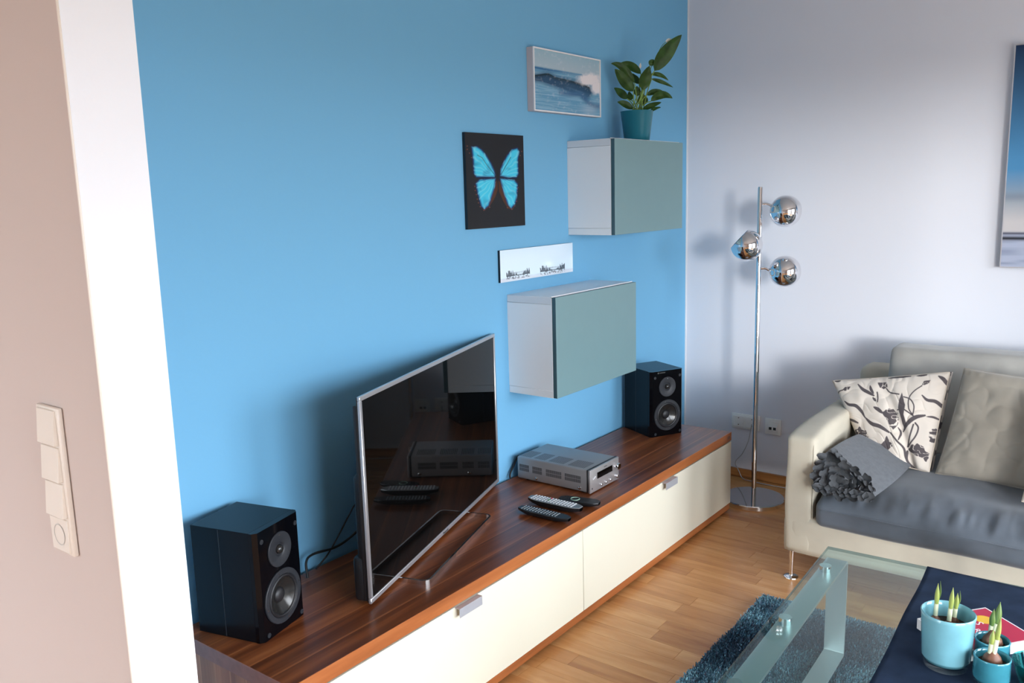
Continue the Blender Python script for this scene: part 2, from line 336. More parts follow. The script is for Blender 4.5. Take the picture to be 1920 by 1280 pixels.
def vnoise(x, y, seed=0):
    """smooth value noise on arrays"""
    r = np.random.default_rng(seed).random((64, 64))
    xi = np.floor(x).astype(int); yi = np.floor(y).astype(int); fx = x - xi; fy = y - yi
    fx = fx * fx * (3 - 2 * fx); fy = fy * fy * (3 - 2 * fy)
    g = lambda a, b: r[a % 64, b % 64]
    return (g(xi, yi) * (1 - fx) + g(xi + 1, yi) * fx) * (1 - fy) + (g(xi, yi + 1) * (1 - fx) + g(xi + 1, yi + 1) * fx) * fy
def slin(a):
    a = np.asarray(a, float) / 255; return np.where(a <= 0.04045, a / 12.92, ((a + 0.055) / 1.055) ** 2.4)
# painting helpers on point grids X,Y (arrays)
def poly_mask(X, Y, P):
    ins = np.zeros(X.shape, bool); n = len(P)
    for i in range(n):
        x0, y0 = P[i]; x1, y1 = P[(i + 1) % n]
        if y0 == y1: continue
        c = ((Y >= y0) != (Y >= y1)); xx = x0 + (Y - y0) * (x1 - x0) / (y1 - y0); ins ^= c & (X < xx)
    return ins
def poly_dist(X, Y, P, closed=False):
    d = np.full(X.shape, 1e9); n = len(P)
    for i in range(n if closed else n - 1):
        x0, y0 = P[i]; x1, y1 = P[(i + 1) % n]; dx, dy = x1 - x0, y1 - y0
        t = np.clip(((X - x0) * dx + (Y - y0) * dy) / (dx * dx + dy * dy + 1e-9), 0, 1)
        d = np.minimum(d, np.hypot(X - x0 - t * dx, Y - y0 - t * dy))
    return d
def smooth2(pts, n=6):
    return [(p.x, p.y) for p in catmull([(a, b, 0) for a, b in pts], n)]
def blend(C, m, c):
    m = np.clip(m, 0, 1)[..., None]; return C * (1 - m) + np.asarray(c) * m
def bil(q, U, V):
    """q = TL,TR,BR,BL ; U right, V down"""
    q = np.asarray(q, float); U = U[..., None]; V = V[..., None]
    return (q[0] * (1 - U) + q[1] * U) * (1 - V) + (q[3] * (1 - U) + q[2] * U) * V
def print_grid(name, W, H, nx, ny, paint, m, parent, y=0.0, x0=0.0, z0=0.0, **k):
    u = np.linspace(0, 1, nx); v = np.linspace(0, 1, ny); U, V = np.meshgrid(u, v)
    P = np.stack([x0 + U * W, np.full_like(U, y), z0 + (1 - V) * H], -1).reshape(-1, 3)
    C = paint(U, V)
    return from_np(name, P, grid_faces(nx, ny, flip=True), m, parent, smooth=False, col=C.reshape(-1, 3), **k)

# ------------------------------------------------------------------ room shell
XL, XP0, XP1 = -6.6, -3.37, -3.24
HZ = 2.55
box('wall_back', XP1 - 0.06, 0.12, 0.0, 0.12, -0.02, HZ, M['blue_wall'], kind='structure')
box('wall_hall', XL - 0.12, XP1 - 0.06, 1.24, 1.36, -0.02, HZ, M['white_wall'], kind='structure')
box('wall_right', 0.0, 0.12, WY - 0.2, 0.0, -0.02, HZ, M['grey_wall'], kind='structure')
bm = bmesh.new()
for (ya, yb_, za, zb) in ((WY - 0.2, FILL_WIN[0], -0.02, HZ), (FILL_WIN[1], 1.24, -0.02, HZ), (FILL_WIN[0], FILL_WIN[1], -0.02, FILL_WIN[2]), (FILL_WIN[0], FILL_WIN[1], FILL_WIN[3], HZ)): abox(bm, XL - 0.12, XL, ya, yb_, za, zb)
fin('wall_left', bm, M['white_wall'], kind='structure')
w = thing('window_3', None, None, (XL - 0.05, (FILL_WIN[0] + FILL_WIN[1]) / 2, FILL_WIN[2])); tag(w, kind='structure')  # added window, out of view, lets fill light onto the pier
bm = bmesh.new(); _h = (FILL_WIN[1] - FILL_WIN[0]) / 2; _v = FILL_WIN[3] - FILL_WIN[2]
for (a, b, c, d) in ((-_h, -_h + 0.05, 0, _v), (_h - 0.05, _h, 0, _v), (-_h, _h, 0, 0.05), (-_h, _h, _v - 0.05, _v)): abox(bm, -0.03, 0.03, a, b, c, d)
fin('window_frame', bm, M['window_frame'], w)
box('ceiling', XL - 0.12, 0.12, WY - 0.2, 1.36, HZ, HZ + 0.1, M['ceiling'], kind='structure')
# window wall with two tall openings
bm = bmesh.new()
xs = [XL] + [v for w in WIN for v in w] + [0.0]
for i in range(0, len(xs), 2): abox(bm, xs[i], xs[i + 1], WY - 0.2, WY, -0.02, HZ)
for a, b in WIN:
    abox(bm, a, b, WY - 0.2, WY, WZ1, HZ); abox(bm, a, b, WY - 0.2, WY, -0.02, WZ0)
fin('wall_front', bm, M['white_wall'], kind='structure')
for i, (a, b) in enumerate(WIN):
    w = thing('window_%d' % (i + 1), None, None, ((a + b) / 2, WY - 0.06, WZ0)); tag(w, kind='structure')
    bm = bmesh.new(); hw = (b - a) / 2; h = WZ1 - WZ0
    for (x0, x1, z0, z1) in ((-hw, -hw + 0.06, 0, h), (hw - 0.06, hw, 0, h), (-0.05, 0.05, 0, h), (-hw, hw, 0, 0.06), (-hw, hw, h - 0.06, h)):
        abox(bm, x0, x1, -0.03, 0.03, z0, z1)
    fin('window_frame', bm, M['window_frame'], w)
# pier: hall side with warm light painted into its colour, white end towards the window
bm = bmesh.new(); abox(bm, XP0, XP1, -0.517, 1.36, -0.02, HZ)
bm.faces.ensure_lookup_table(); bm.normal_update()
for f in bm.faces: f.material_index = 1 if f.normal.x < -0.5 else 0
pier = fin('wall_partition', bm, [M['pier_white'], M['warm_light_wall']], kind='structure')
bm = bmesh.new(); atube(bm, [(XP0, -0.517, 0), (XP0, -0.517, HZ)], 0.0022, 6); fin('trim_1', bm, M['switch_cream'], kind='structure')
box('trim_2', -0.005, 0.0, -0.006, 0.0, 0.05, HZ, M['canvas_lip'], kind='structure')
# floor of parquet staves
floor = box('floor', XL - 0.12, 0.12, WY - 0.2, 1.36, -0.03, -0.0085, M['subfloor'], kind='structure')
SW = 0.072; lens_ = [0.30, 0.38, 0.46, 0.56]
protos = []
for L in lens_:
    bm = bmesh.new(); abox(bm, -SW / 2 + 0.0004, SW / 2 - 0.0004, -L / 2 + 0.0004, L / 2 - 0.0004, -0.0085, 0.0)
    me = bpy.data.meshes.new('plank'); bm.to_mesh(me); bm.free(); me.materials.append(M['parquet']); protos.append(me)
slots = []
x = -SW / 2
while x > XL:
    y = 1.22 - random.random() * 0.4
    while y > WY:
        k = random.randrange(4); L = lens_[k]
        if y - L < WY: break
        ya = min(y, 0.62)
        slots.append((x, y - L / 2, k)); y -= L
    x -= SW
slots = [s for s in slots if not (XP0 - 0.04 < s[0] < XP1 + 0.04 and s[1] > -0.8) and not (s[0] > XP1 and s[1] + lens_[s[2]] / 2 > 0.0)]
def near(s):
    x, y, k = s
    if y > -0.36 and x < -0.55: return 9
    return math.hypot((x + 1.25) * 0.8, (y + 1.0) * 1.3)
slots.sort(key=near)
for x, y, k in slots[:296]:
    o = bpy.data.objects.new('plank', protos[k]); COL.objects.link(o); o.parent = floor; o.location = (x, y, 0)
bm = bmesh.new()
for x, y, k in slots[296:]:
    L = lens_[k]; abox(bm, x - SW / 2 + 0.0004, x + SW / 2 - 0.0004, y - L / 2 + 0.0004, y + L / 2 - 0.0004, -0.0085, 0.0)
fin('plank_field', bm, M['parquet_far'], floor, kind='stuff')
bm = bmesh.new(); abox(bm, -0.016, 0.0, WY, 0.0, 0.0, 0.045, 0.003); fin('baseboard_right', bm, M['skirting'], kind='structure')
bm = bmesh.new(); abox(bm, XP1, -0.016, -0.016, 0.0, 0.0, 0.045, 0.003); fin('baseboard_back', bm, M['skirting'], kind='structure')

# ------------------------------------------------------------------ low media bench
BX0, BX1, BD, BH = -2.992, -0.497, 0.474, 0.3817
BY = -0.018
b = thing('media_bench', 'long low media bench with dark wood top and cream drawer fronts along blue wall', 'media bench', ((BX0 + BX1) / 2, -BD / 2, 0))
hx = (BX1 - BX0) / 2; hy = BD / 2; yb = hy + BY
# worktop : three materials (top, front edge, end edge)
bm = bmesh.new(); abox(bm, -hx, hx, -hy, yb, BH - 0.040, BH, 0.0012, 1); bm.normal_update()
for f in bm.faces: f.material_index = 1 if f.normal.y < -0.7 else (2 if abs(f.normal.x) > 0.7 else 0)
fin('worktop', bm, [M['walnut'], M['walnut_edge'], M['walnut_end']], b)
for s, nm in ((-1, 'left'), (1, 'right')):
    x0, x1 = ((-hx + 0.002, -hx + 0.024) if s < 0 else (hx - 0.024, hx - 0.002))
    box('side_panel', x0, x1, -hy + 0.022, yb, 0.041, BH - 0.040, M['walnut_side'], b)
bm = bmesh.new(); abox(bm, -hx, hx, -hy + 0.004, yb, 0.012, 0.041, 0.001, 1)
fin('bottom_panel', bm, M['walnut_edge'], b)
box('back_panel', -hx + 0.024, hx - 0.024, yb - 0.008, yb, 0.041, BH - 0.040, M['walnut_side'], b)
box('divider', -0.012, 0.008, -hy + 0.024, yb - 0.008, 0.041, BH - 0.040, M['gap'], b)
xm = -1.757 - (BX0 + BX1) / 2
for (x0, x1) in ((-hx + 0.001, xm - 0.0015), (xm + 0.0015, hx - 0.001)):
    f = box('drawer_front', x0, x1, -hy, -hy + 0.019, 0.044, BH - 0.044, M['cream'], b, bev=0.0008, seg=1)
    c = (x0 + x1) / 2
    bm = bmesh.new()
    abox(bm, c - 0.05, c + 0.05, -hy - 0.017, -hy + 0.0, BH - 0.0455, BH - 0.0440)
    abox(bm, c - 0.05, c + 0.05, -hy - 0.0185, -hy - 0.017, BH - 0.071, BH - 0.0440)
    fin('handle', bm, M['tab_steel'], f)
box('inner_shade_sheet', -hx + 0.024, hx - 0.024, -hy + 0.021, -hy + 0.0225, 0.041, BH - 0.04, M['gap'], b)  # near-black sheet standing in for shade behind the drawer fronts
for fx in (-hx + 0.12, xm, hx - 0.12, -hx + 0.65, hx - 0.65):
    for fy in (-hy + 0.09, yb - 0.04):
        lathe('foot', [(0.016, 0), (0.016, 0.012)], M['black_plastic'], b, 12, (fx, fy, 0))
# small maker's plate near right end of top edge
box('badge', hx - 0.045, hx - 0.018, -hy - 0.0006, -hy, BH - 0.026, BH - 0.014, M['walnut_end'], b)

# ------------------------------------------------------------------ wall cabinets
def wall_cabinet(x, ztop, label):
    W, H, D, DF = 0.6, 0.38, 0.203, 0.223
    t = thing('wall_cabinet', label, 'wall cabinet', (x + W / 2, -D / 2, ztop - H), 0, 'grey wall cabinets on the blue wall')
    X0, X1, Y0, Y1 = -W / 2, W / 2, -D / 2, D / 2
    th = 0.028
    for sx in (X0, X1 - 0.018): box('side_panel', sx, sx + 0.018, Y0, Y1, th, H - th, M['cab_white'], t)
    box('top_panel', X0, X1, Y0, Y1, H - th + 0.0008, H, M['cab_top'], t, bev=0.001, seg=1)
    box('bottom_panel', X0, X1, Y0, Y1, 0, th - 0.0008, M['cab_white'], t, bev=0.001, seg=1)
    box('back_panel', X0 + 0.018, X1 - 0.018, Y1 - 0.008, Y1, th, H - th, M['cab_white'], t)
    bm = bmesh.new()
    for (a, b_, c, d) in ((X0, X0 + 0.0055, 0.0, H), (X0, X1, H - 0.004, H + 0.0025), (X1 - 0.004, X1, 0.0, H)): abox(bm, a, b_, Y0 - 0.002, Y0, c, d)
    fin('edge_band', bm, M['cab_lip'], t)
    bm = bmesh.new(); abox(bm, X0 + 0.0015, X1, Y0 - 0.020, Y0 - 0.0025, 0.0005, H - 0.001, 0.001, 1); bm.normal_update()
    for f in bm.faces: f.material_index = 0 if f.normal.y < -0.7 else 1
    fin('door', bm, [M['cab_door'], M['cab_edge']], t)
    return t
wall_cabinet(-1.1024, 1.683, 'upper grey wall cabinet carrying the potted plant, near the corner')
wall_cabinet(-1.5318, 1.100, 'lower grey wall cabinet hanging between television and right loudspeaker')

# ------------------------------------------------------------------ loudspeakers
def speaker(loc_fl, th, W, D, H, label, badge):
    c, s = math.cos(th), math.sin(th)
    cx = loc_fl[0] + c * W / 2 - s * D / 2; cy = loc_fl[1] + s * W / 2 + c * D / 2
    t = thing('loudspeaker', label, 'loudspeaker', (cx, cy, BH + 0.0005), th, 'pair of black bookshelf loudspeakers on the bench')
    X, Y = W / 2, D / 2
    box('cabinet', -X, X, -Y + 0.020, Y, 0, H, M['black_matt'], t, bev=0.001, seg=1)
    box('side_seam', -X - 0.0004, X + 0.0004, 0.012, 0.014, 0.002, H - 0.002, M['driver_grey'], t)
    # baffle with chamfered vertical edges
    bm = bmesh.new(); ch = 0.010; n0 = 0.014
    P = [(-X, -Y + 0.020), (-X, -Y + ch), (-X + ch, -Y), (X - ch, -Y), (X, -Y + ch), (X, -Y + 0.020)]
    lo = [bm.verts.new((a, b_, 0)) for a, b_ in P]; hi = [bm.verts.new((a, b_, H)) for a, b_ in P]
    bm.faces.new(lo[::-1]); bm.faces.new(hi)
    for i in range(6): bm.faces.new((lo[i], lo[(i + 1) % 6], hi[(i + 1) % 6], hi[i]))
    bmesh.ops.recalc_face_normals(bm, faces=bm.faces[:])
    bf = fin('baffle', bm, M['black_gloss'], t)
    cb = bmesh.new()
    for cz, rr, dp in ((H * 0.752, 0.0172, 0.004), (H * 0.316, 0.0472, 0.0188)):
        alathe(cb, [(rr, -0.004), (rr, dp)], 48, Matrix.Translation((0, -Y, cz)) @ Vector((0, 0, 1)).rotation_difference(Vector((0, 1, 0))).to_matrix().to_4x4())
    bmesh.ops.recalc_face_normals(cb, faces=cb.faces[:])
    cm = bpy.data.meshes.new('cut'); cb.to_mesh(cm); cb.free(); co = bpy.data.objects.new('cut', cm); COL.objects.link(co); co.parent = t
    md = bf.modifiers.new('b', 'BOOLEAN'); md.object = co; md.operation = 'DIFFERENCE'; md.solver = 'EXACT'
    bpy.context.view_layer.update()
    nm = bpy.data.meshes.new_from_object(bf.evaluated_get(bpy.context.evaluated_depsgraph_get())); bf.modifiers.clear(); bf.data = nm
    bpy.data.objects.remove(co)
    ax = (0, -1, 0)
    # tweeter
    tw = lathe('tweeter', [(0.0455, 0), (0.0455, 0.0025), (0.0445, 0.0035), (0.020, 0.0035), (0.017, 0.002), (0.015, -0.001), (0.0, -0.001)], M['driver_grey'], t, 48, (0, -Y, H * 0.752), ax, cap=False)
    lathe('dome', [(0.0125, 0.0)] + [(0.0125 * math.cos(a), 0.010 * math.sin(a)) for a in np.linspace(0.1, PI / 2, 8)[:-1]] + [(0, 0.010)], M['dome'], tw, 24, (0, -Y, H * 0.752), ax)
    # woofer
    wz = H * 0.316
    wf = lathe('woofer', [(0.0715, 0), (0.0715, 0.003), (0.070, 0.0045), (0.058, 0.0045), (0.056, 0.002)], M['driver_grey'], t, 56, (0, -Y, wz), ax, cap=False)
    lathe('surround', [(0.0565, 0.002), (0.055, 0.0045), (0.052, 0.0058), (0.049, 0.0045), (0.047, 0.001)], M['rubber'], wf, 56, (0, -Y, wz), ax, cap=False)
    lathe('cone', [(0.0475, 0.0015), (0.040, -0.003), (0.030, -0.008), (0.019, -0.012)], M['cone'], wf, 56, (0, -Y, wz), ax, cap=False)
    lathe('dust_cap', [(0.020, -0.012)] + [(0.020 * math.cos(a), -0.012 + 0.010 * math.sin(a)) for a in np.linspace(0.1, PI / 2, 8)[:-1]] + [(0, -0.002)], M['rubber'], wf, 32, (0, -Y, wz), ax)
    for (px, pz) in ((-0.066, 0.905), (0.069, 0.905), (0.071, 0.043), (-0.064, 0.043)):
        lathe('grille_peg', [(0.0062, 0), (0.0062, 0.002), (0.0035, 0.002), (0.003, 0.0006), (0, 0.0006)], M['driver_grey'], t, 20, (px, -Y, pz * H), ax, cap=False)
    for cz, rr, n_, pr in ((H * 0.752, 0.038, 3, tw), (wz, 0.0645, 4, wf)):
        for i in range(n_):
            a = PI / 2 + 2 * PI * i / n_ + (0.2 if n_ == 4 else 0)
            lathe('screw', [(0.0022, 0), (0.0022, 0.0012), (0, 0.0014)], M['screw'], pr, 10, (rr * math.cos(a), -Y - 0.0035, cz + rr * math.sin(a)), ax)
    if badge:
        bm = bmesh.new(); abox(bm, -0.052, -0.045, -Y - 0.0006, -Y, H - 0.011, H - 0.005)
        for i in range(6): abox(bm, -0.041 + i * 0.0052, -0.0375 + i * 0.0052, -Y - 0.0006, -Y, H - 0.010, H - 0.006)
        fin('badge', bm, M['screw'], t)
    return t
# the woofer cone and tweeter throat need a recessed baffle, so the cone sits in a shallow dish in front of it
speaker((-2.9078, -0.2619), 0.2534, 0.176, 0.203, 0.2895, 'black two-way loudspeaker standing left of the television', False)
speaker((-0.7804, -0.2120), -0.4648, 0.178, 0.2076, 0.2994, 'black two-way loudspeaker near the far wall corner, below lower cabinet', True)

# ------------------------------------------------------------------ television
TX, TY, TTH, TW, THH, TZ = -2.618, -0.347, 0.322, 1.033, 0.576, 0.392
c, s = math.cos(TTH), math.sin(TTH)
t = thing('television', 'large flat television with thin silver frame turned on dark wood bench', 'television', (TX + c * TW / 2, TY + s * TW / 2, BH), TTH)
z0 = TZ - BH; X = TW / 2
bm = bmesh.new(); bw = 0.0125
for (a, b_, cc, d) in ((-X, X, z0, z0 + bw * 1.15), (-X, X, z0 + THH - bw, z0 + THH), (-X, -X + bw, z0 + bw * 1.15, z0 + THH - bw), (X - bw, X, z0 + bw * 1.15, z0 + THH - bw)):
    abox(bm, a, b_, 0.0, 0.009, cc, d, 0.0015, 1)
fin('bezel', bm, M['tv_silver'], t, auto=40)
box('screen', -X + bw - 0.001, X - bw + 0.001, 0.003, 0.0085, z0 + bw, z0 + THH - bw + 0.001, M['tv_screen'], t)
bm = bmesh.new(); abox(bm, -X + 0.001, X - 0.001, 0.009, 0.013, z0 + 0.002, z0 + THH - 0.002, 0.0015, 1)
abox(bm, -X + 0.003, X - 0.16, 0.012, 0.026, z0 + 0.005, z0 + THH - 0.025, 0.004, 2)
abox(bm, -X + 0.003, X - 0.22, 0.012, 0.054, z0 + 0.001, z0 + 0.13, 0.012, 3)
abox(bm, -X + 0.006, X - 0.24, 0.012, 0.040, z0 + 0.10, z0 + 0.36, 0.010, 3)
abox(bm, -X + 0.10, X - 0.25, 0.012, 0.040, z0 + 0.05, z0 + 0.40, 0.01, 2)
fin('rear_housing', bm, M['black_plastic'], t, auto=40)
# flat-bar loop stand
sx0, sx1, sy0, sy1 = -X + 0.165, -X + 0.70, -0.094, 0.10
pts = []
r = 0.022
for cx_, cy_, a0 in ((sx1 - r, sy1 - r, 0), (sx0 + r, sy1 - r, 90), (sx0 + r, sy0 + r, 180), (sx1 - r, sy0 + r, 270)):
    for i in range(9):
        a = math.radians(a0 + i * 90 / 8); pts.append((cx_ + r * math.cos(a), cy_ + r * math.sin(a)))
bm = bmesh.new(); N = len(pts); th_ = 0.006; hh = 0.013
cxm = sum(p[0] for p in pts) / N; cym = sum(p[1] for p in pts) / N
rings = []
for i, p in enumerate(pts):
    tx, ty = pts[(i + 1) % N][0] - pts[i - 1][0], pts[(i + 1) % N][1] - pts[i - 1][1]; L = math.hypot(tx, ty); nx, ny = ty / L, -tx / L
    rings.append([bm.verts.new((p[0] + nx * o, p[1] + ny * o, z)) for o, z in ((0, 0), (0, hh), (-th_, hh), (-th_, 0))])
for i in range(N):
    A, B = rings[i], rings[(i + 1) % N]
    for k in range(4): bm.faces.new((A[k], B[k], B[(k + 1) % 4], A[(k + 1) % 4]))
bmesh.ops.recalc_face_normals(bm, faces=bm.faces[:])
fin('stand', bm, M['dark_chrome'], t, auto=40)
box('stand_neck', -0.10, 0.06, 0.045, 0.094, 0.0, z0 + 0.10, M['black_plastic'], t, bev=0.004)
def text_mesh(name, body, size, m, parent, loc, rot, extr=0.0002):
    cu = bpy.data.curves.new('lettering', 'FONT'); cu.body = body; cu.size = size; cu.extrude = extr; cu.align_x = 'CENTER'; cu.resolution_u = 2
    o = bpy.data.objects.new('tmp', cu); COL.objects.link(o)
    bpy.context.view_layer.update()
    me = bpy.data.meshes.new_from_object(o.evaluated_get(bpy.context.evaluated_depsgraph_get())); bpy.data.objects.remove(o)
    me.name = name; me.materials.clear(); me.materials.append(m)
    q = bpy.data.objects.new(name, me); COL.objects.link(q); q.parent = parent; q.location = loc; q.rotation_euler = rot
    return q
text_mesh('lettering', 'Panasonic', 0.011, M['gap'], t, (-0.005, -0.0003, z0 + 0.0035), (PI / 2, 0, 0))
# cables behind
tag(tube('power_cable', [(-2.600, -0.060, BH + 0.004), (-2.590, -0.045, BH + 0.045), (-2.560, -0.040, BH + 0.058), (-2.48, -0.045, BH + 0.052), (-2.42, -0.050, BH + 0.065), (-2.37, -0.060, BH + 0.095), (-2.32, -0.070, BH + 0.13)], 0.0038, M['cable_black']), 'thick black cable running from left loudspeaker to behind the television', 'cable')
tag(tube('signal_cable', [(-2.545, -0.030, BH + 0.003), (-2.50, -0.035, BH + 0.035), (-2.455, -0.040, BH + 0.085), (-2.42, -0.045, BH + 0.13), (-2.39, -0.050, BH + 0.165), (-2.33, -0.060, BH + 0.20)], 0.0024, M['cable_black']), 'thin black cable rising steeply behind the television edge', 'cable')

# ------------------------------------------------------------------ receiver
RW, RD, RH = 0.2076, 0.3346, 0.0926
t = thing('receiver', 'compact grey metal stereo receiver on bench right of television', 'stereo receiver', (-1.5522 + RW / 2, -0.3763 + RD / 2, BH), 0.0)
X, Y = RW / 2, RD / 2; fz = 0.006
bm = bmesh.new(); abox(bm, -X + 0.001, X - 0.001, -Y + 0.014, Y, fz, RH, 0.006, 3); fin('case', bm, M['rcv_body'], t, auto=30)
box('front_band', -X, X, -Y + 0.008, -Y + 0.016, fz, RH + 0.001, M['black_plastic'], t, bev=0.002, seg=1)
fp = box('front_panel', -X, X, -Y, -Y + 0.009, fz - 0.002, RH, M['rcv_front'], t, bev=0.003, seg=2)
box('display', -X + 0.049, -X + 0.158, -Y - 0.0008, -Y + 0.001, 0.049, 0.0725, M['tv_screen'], t)
for kx, kz, kr, kl in ((0.184, 0.062, 0.013, 0.016), (0.182, 0.024, 0.008, 0.012), (0.072, 0.0215, 0.0055, 0.008), (0.105, 0.0215, 0.0055, 0.008), (0.138, 0.0215, 0.0055, 0.008)):
    lathe('knob', [(kr, 0), (kr, kl - 0.001), (kr - 0.001, kl), (0, kl)], M['chrome'], t, 24, (-X + kx, -Y, kz), (0, -1, 0))
for kx, kz in ((0.034, 0.061), (0.028, 0.058), (0.020, 0.056)):
    lathe('button', [(0.003, 0), (0.003, 0.002), (0, 0.0022)], M['key_white'], t, 12, (-X + kx, -Y, kz), (0, -1, 0))
lathe('jack', [(0.0035, 0), (0.0035, 0.0005), (0, 0.0005)], M['slot'], t, 14, (-X + 0.0135, -Y, 0.0205), (0, -1, 0))
bm = bmesh.new()
for (ya, yb_) in ((-0.053, -0.099), (-0.115, -0.160), (-0.178, -0.249), (-0.264, -0.335)):
    a = ya + 0.3763 - RD / 2; e = yb_ + 0.3763 - RD / 2
    n_ = max(6, int(abs(a - e) / 0.0042))
    for i in range(n_):
        yy = a + (e - a) * (i + 0.5) / n_
        for zz in (0.038, 0.052):
            abox(bm, -X + 0.0004, -X + 0.0012, yy - 0.0012, yy + 0.0012, zz, zz + 0.012)
for (ya, yb_) in ((-0.048, -0.100), (-0.113, -0.165), (-0.180, -0.250), (-0.268, -0.342)):
    a = ya + 0.3763 - RD / 2; e = yb_ + 0.3763 - RD / 2
    n_ = max(5, int(abs(a - e) / 0.0065))
    for i in range(n_):
        yy = a + (e - a) * (i + 0.5) / n_
        abox(bm, -X + 0.014, -X + 0.088, yy - 0.0013, yy + 0.0013, RH - 0.0008, RH + 0.0002)
fin('vent_slots', bm, M['slot'], t, kind='stuff')
for yy in (-0.134, -0.330):
    lathe('bolt', [(0.0062, 0), (0.0062, 0.0012), (0.004, 0.003), (0, 0.0035)], M['screw'], t, 16, (-X + 0.001, yy + 0.3763 - RD / 2, 0.019), (-1, 0, 0))
for fx in (-X + 0.025, X - 0.025):
    for fy in (-Y + 0.04, Y - 0.04): lathe('foot', [(0.012, 0), (0.012, fz)], M['black_plastic'], t, 16, (fx, fy, 0))
text_mesh('lettering', 'DENON', 0.006, M['slot'], t, (0.005, -Y - 0.0003, 0.0795), (PI / 2, 0, 0))
bm = bmesh.new(); atube(bm, catmull([(-1.50, -0.030, BH + 0.050), (-1.505, -0.014, BH + 0.075), (-1.53, -0.012, BH + 0.05), (-1.56, -0.014, BH + 0.02), (-1.57, -0.020, BH + 0.005)], 8), 0.004, 8)
tag(fin('receiver_cable', bm, M['cable_black'], auto=50), 'black cable tucked behind the grey receiver against wall', 'cable')

# ------------------------------------------------------------------ remotes
def remote(name, label, cx, cy, rz, L, W, H, body, face, keyrows, keymat, tilt=0.0, keys=True):
    t = thing(name, label, 'remote control', (cx, cy, BH), rz, 'remote controls by the receiver')
    # body: rounded underside boat shape
    n = 20; m_ = 10; V = []; 
    for i in range(n + 1):
        u = -1 + 2 * i / n; endw = (1 - abs(u) ** 6) ** 0.5 if abs(u) < 1 else 0.0
        endw = max(endw, 0.45); keel = 1 - 0.45 * max(0, abs(u) - 0.55) / 0.45
        for j in range(m_):
            a = PI * j / (m_ - 1)
            V.append((W / 2 * 0.98 * endw * math.cos(a), u * L / 2, H - keel * (H - 0.0005) * math.sin(a) ** 0.6))
    V = np.array(V); F = grid_faces(m_, n + 1)
    o = from_np('body', V, F, body, t)
    # top face plate
    bm = bmesh.new(); ring = []
    for i in range(n + 1):
        u = -1 + 2 * i / n; w = max((1 - abs(u) ** 6) ** 0.5, 0.45); ring.append((W / 2 * w, u * L / 2))
    out = ring + [(-a, b_) for a, b_ in ring[::-1]]
    lo = [bm.verts.new((a, b_, H - 0.001)) for a, b_ in out]; hi = [bm.verts.new((a * 0.97, b_ * 0.99, H + 0.0015)) for a, b_ in out]
    bm.faces.new(hi); bm.faces.new(lo[::-1]); K = len(out)
    for i in range(K): bm.faces.new((lo[i], lo[(i + 1) % K], hi[(i + 1) % K], hi[i]))
    bmesh.ops.recalc_face_normals(bm, faces=bm.faces[:]); fin('face_plate', bm, face, t, auto=40)
    bm = bmesh.new(); rows, colsn, kw, kl, sp = keyrows
    for r_ in range(rows):
        for c_ in range(colsn):
            x = (c_ - (colsn - 1) / 2) * kw * 1.6; y = L / 2 - 0.018 - r_ * sp
            abox(bm, x - kw / 2, x + kw / 2, y - kl / 2, y + kl / 2, H + 0.001, H + 0.0035, 0.0006, 1)
    fin('buttons', bm, keymat, t)
    return t
remote('remote_control', 'slim black remote control with grey keys, closest to the television', -1.826, -0.362, 0.02, 0.205, 0.046, 0.020, M['black_plastic'], M['black_plastic'], (13, 4, 0.0055, 0.004, 0.0115), M['key_grey'])
t = remote('remote_control', 'silver-faced remote control with white buttons, middle of the three', -1.735, -0.345, 0.03, 0.215, 0.050, 0.026, M['black_plastic'], M['remote_silver'], (15, 4, 0.0068, 0.006, 0.0118), M['key_white'])
box('red_button', 0.012, 0.019, 0.020, 0.026, 0.0285, 0.0302, M['red'], t); box('green_button', -0.006, 0.001, 0.020, 0.026, 0.0285, 0.0302, M['green'], t)
t = remote('remote_control', 'small black remote control with pale ring, closest to the receiver', -1.655, -0.395, 0.22, 0.150, 0.052, 0.018, M['black_plastic'], M['black_plastic'], (3, 3, 0.006, 0.004, 0.012), M['rubber'])
bm = bmesh.new(); bmt = [(0.0155 * math.cos(2 * PI * i / 28), 0.016 + 0.0155 * math.sin(2 * PI * i / 28), 0.0200) for i in range(28)]
atube(bm, bmt, 0.0018, 6, closed=True); fin('ring', bm, M['ring'], t, smooth=True)

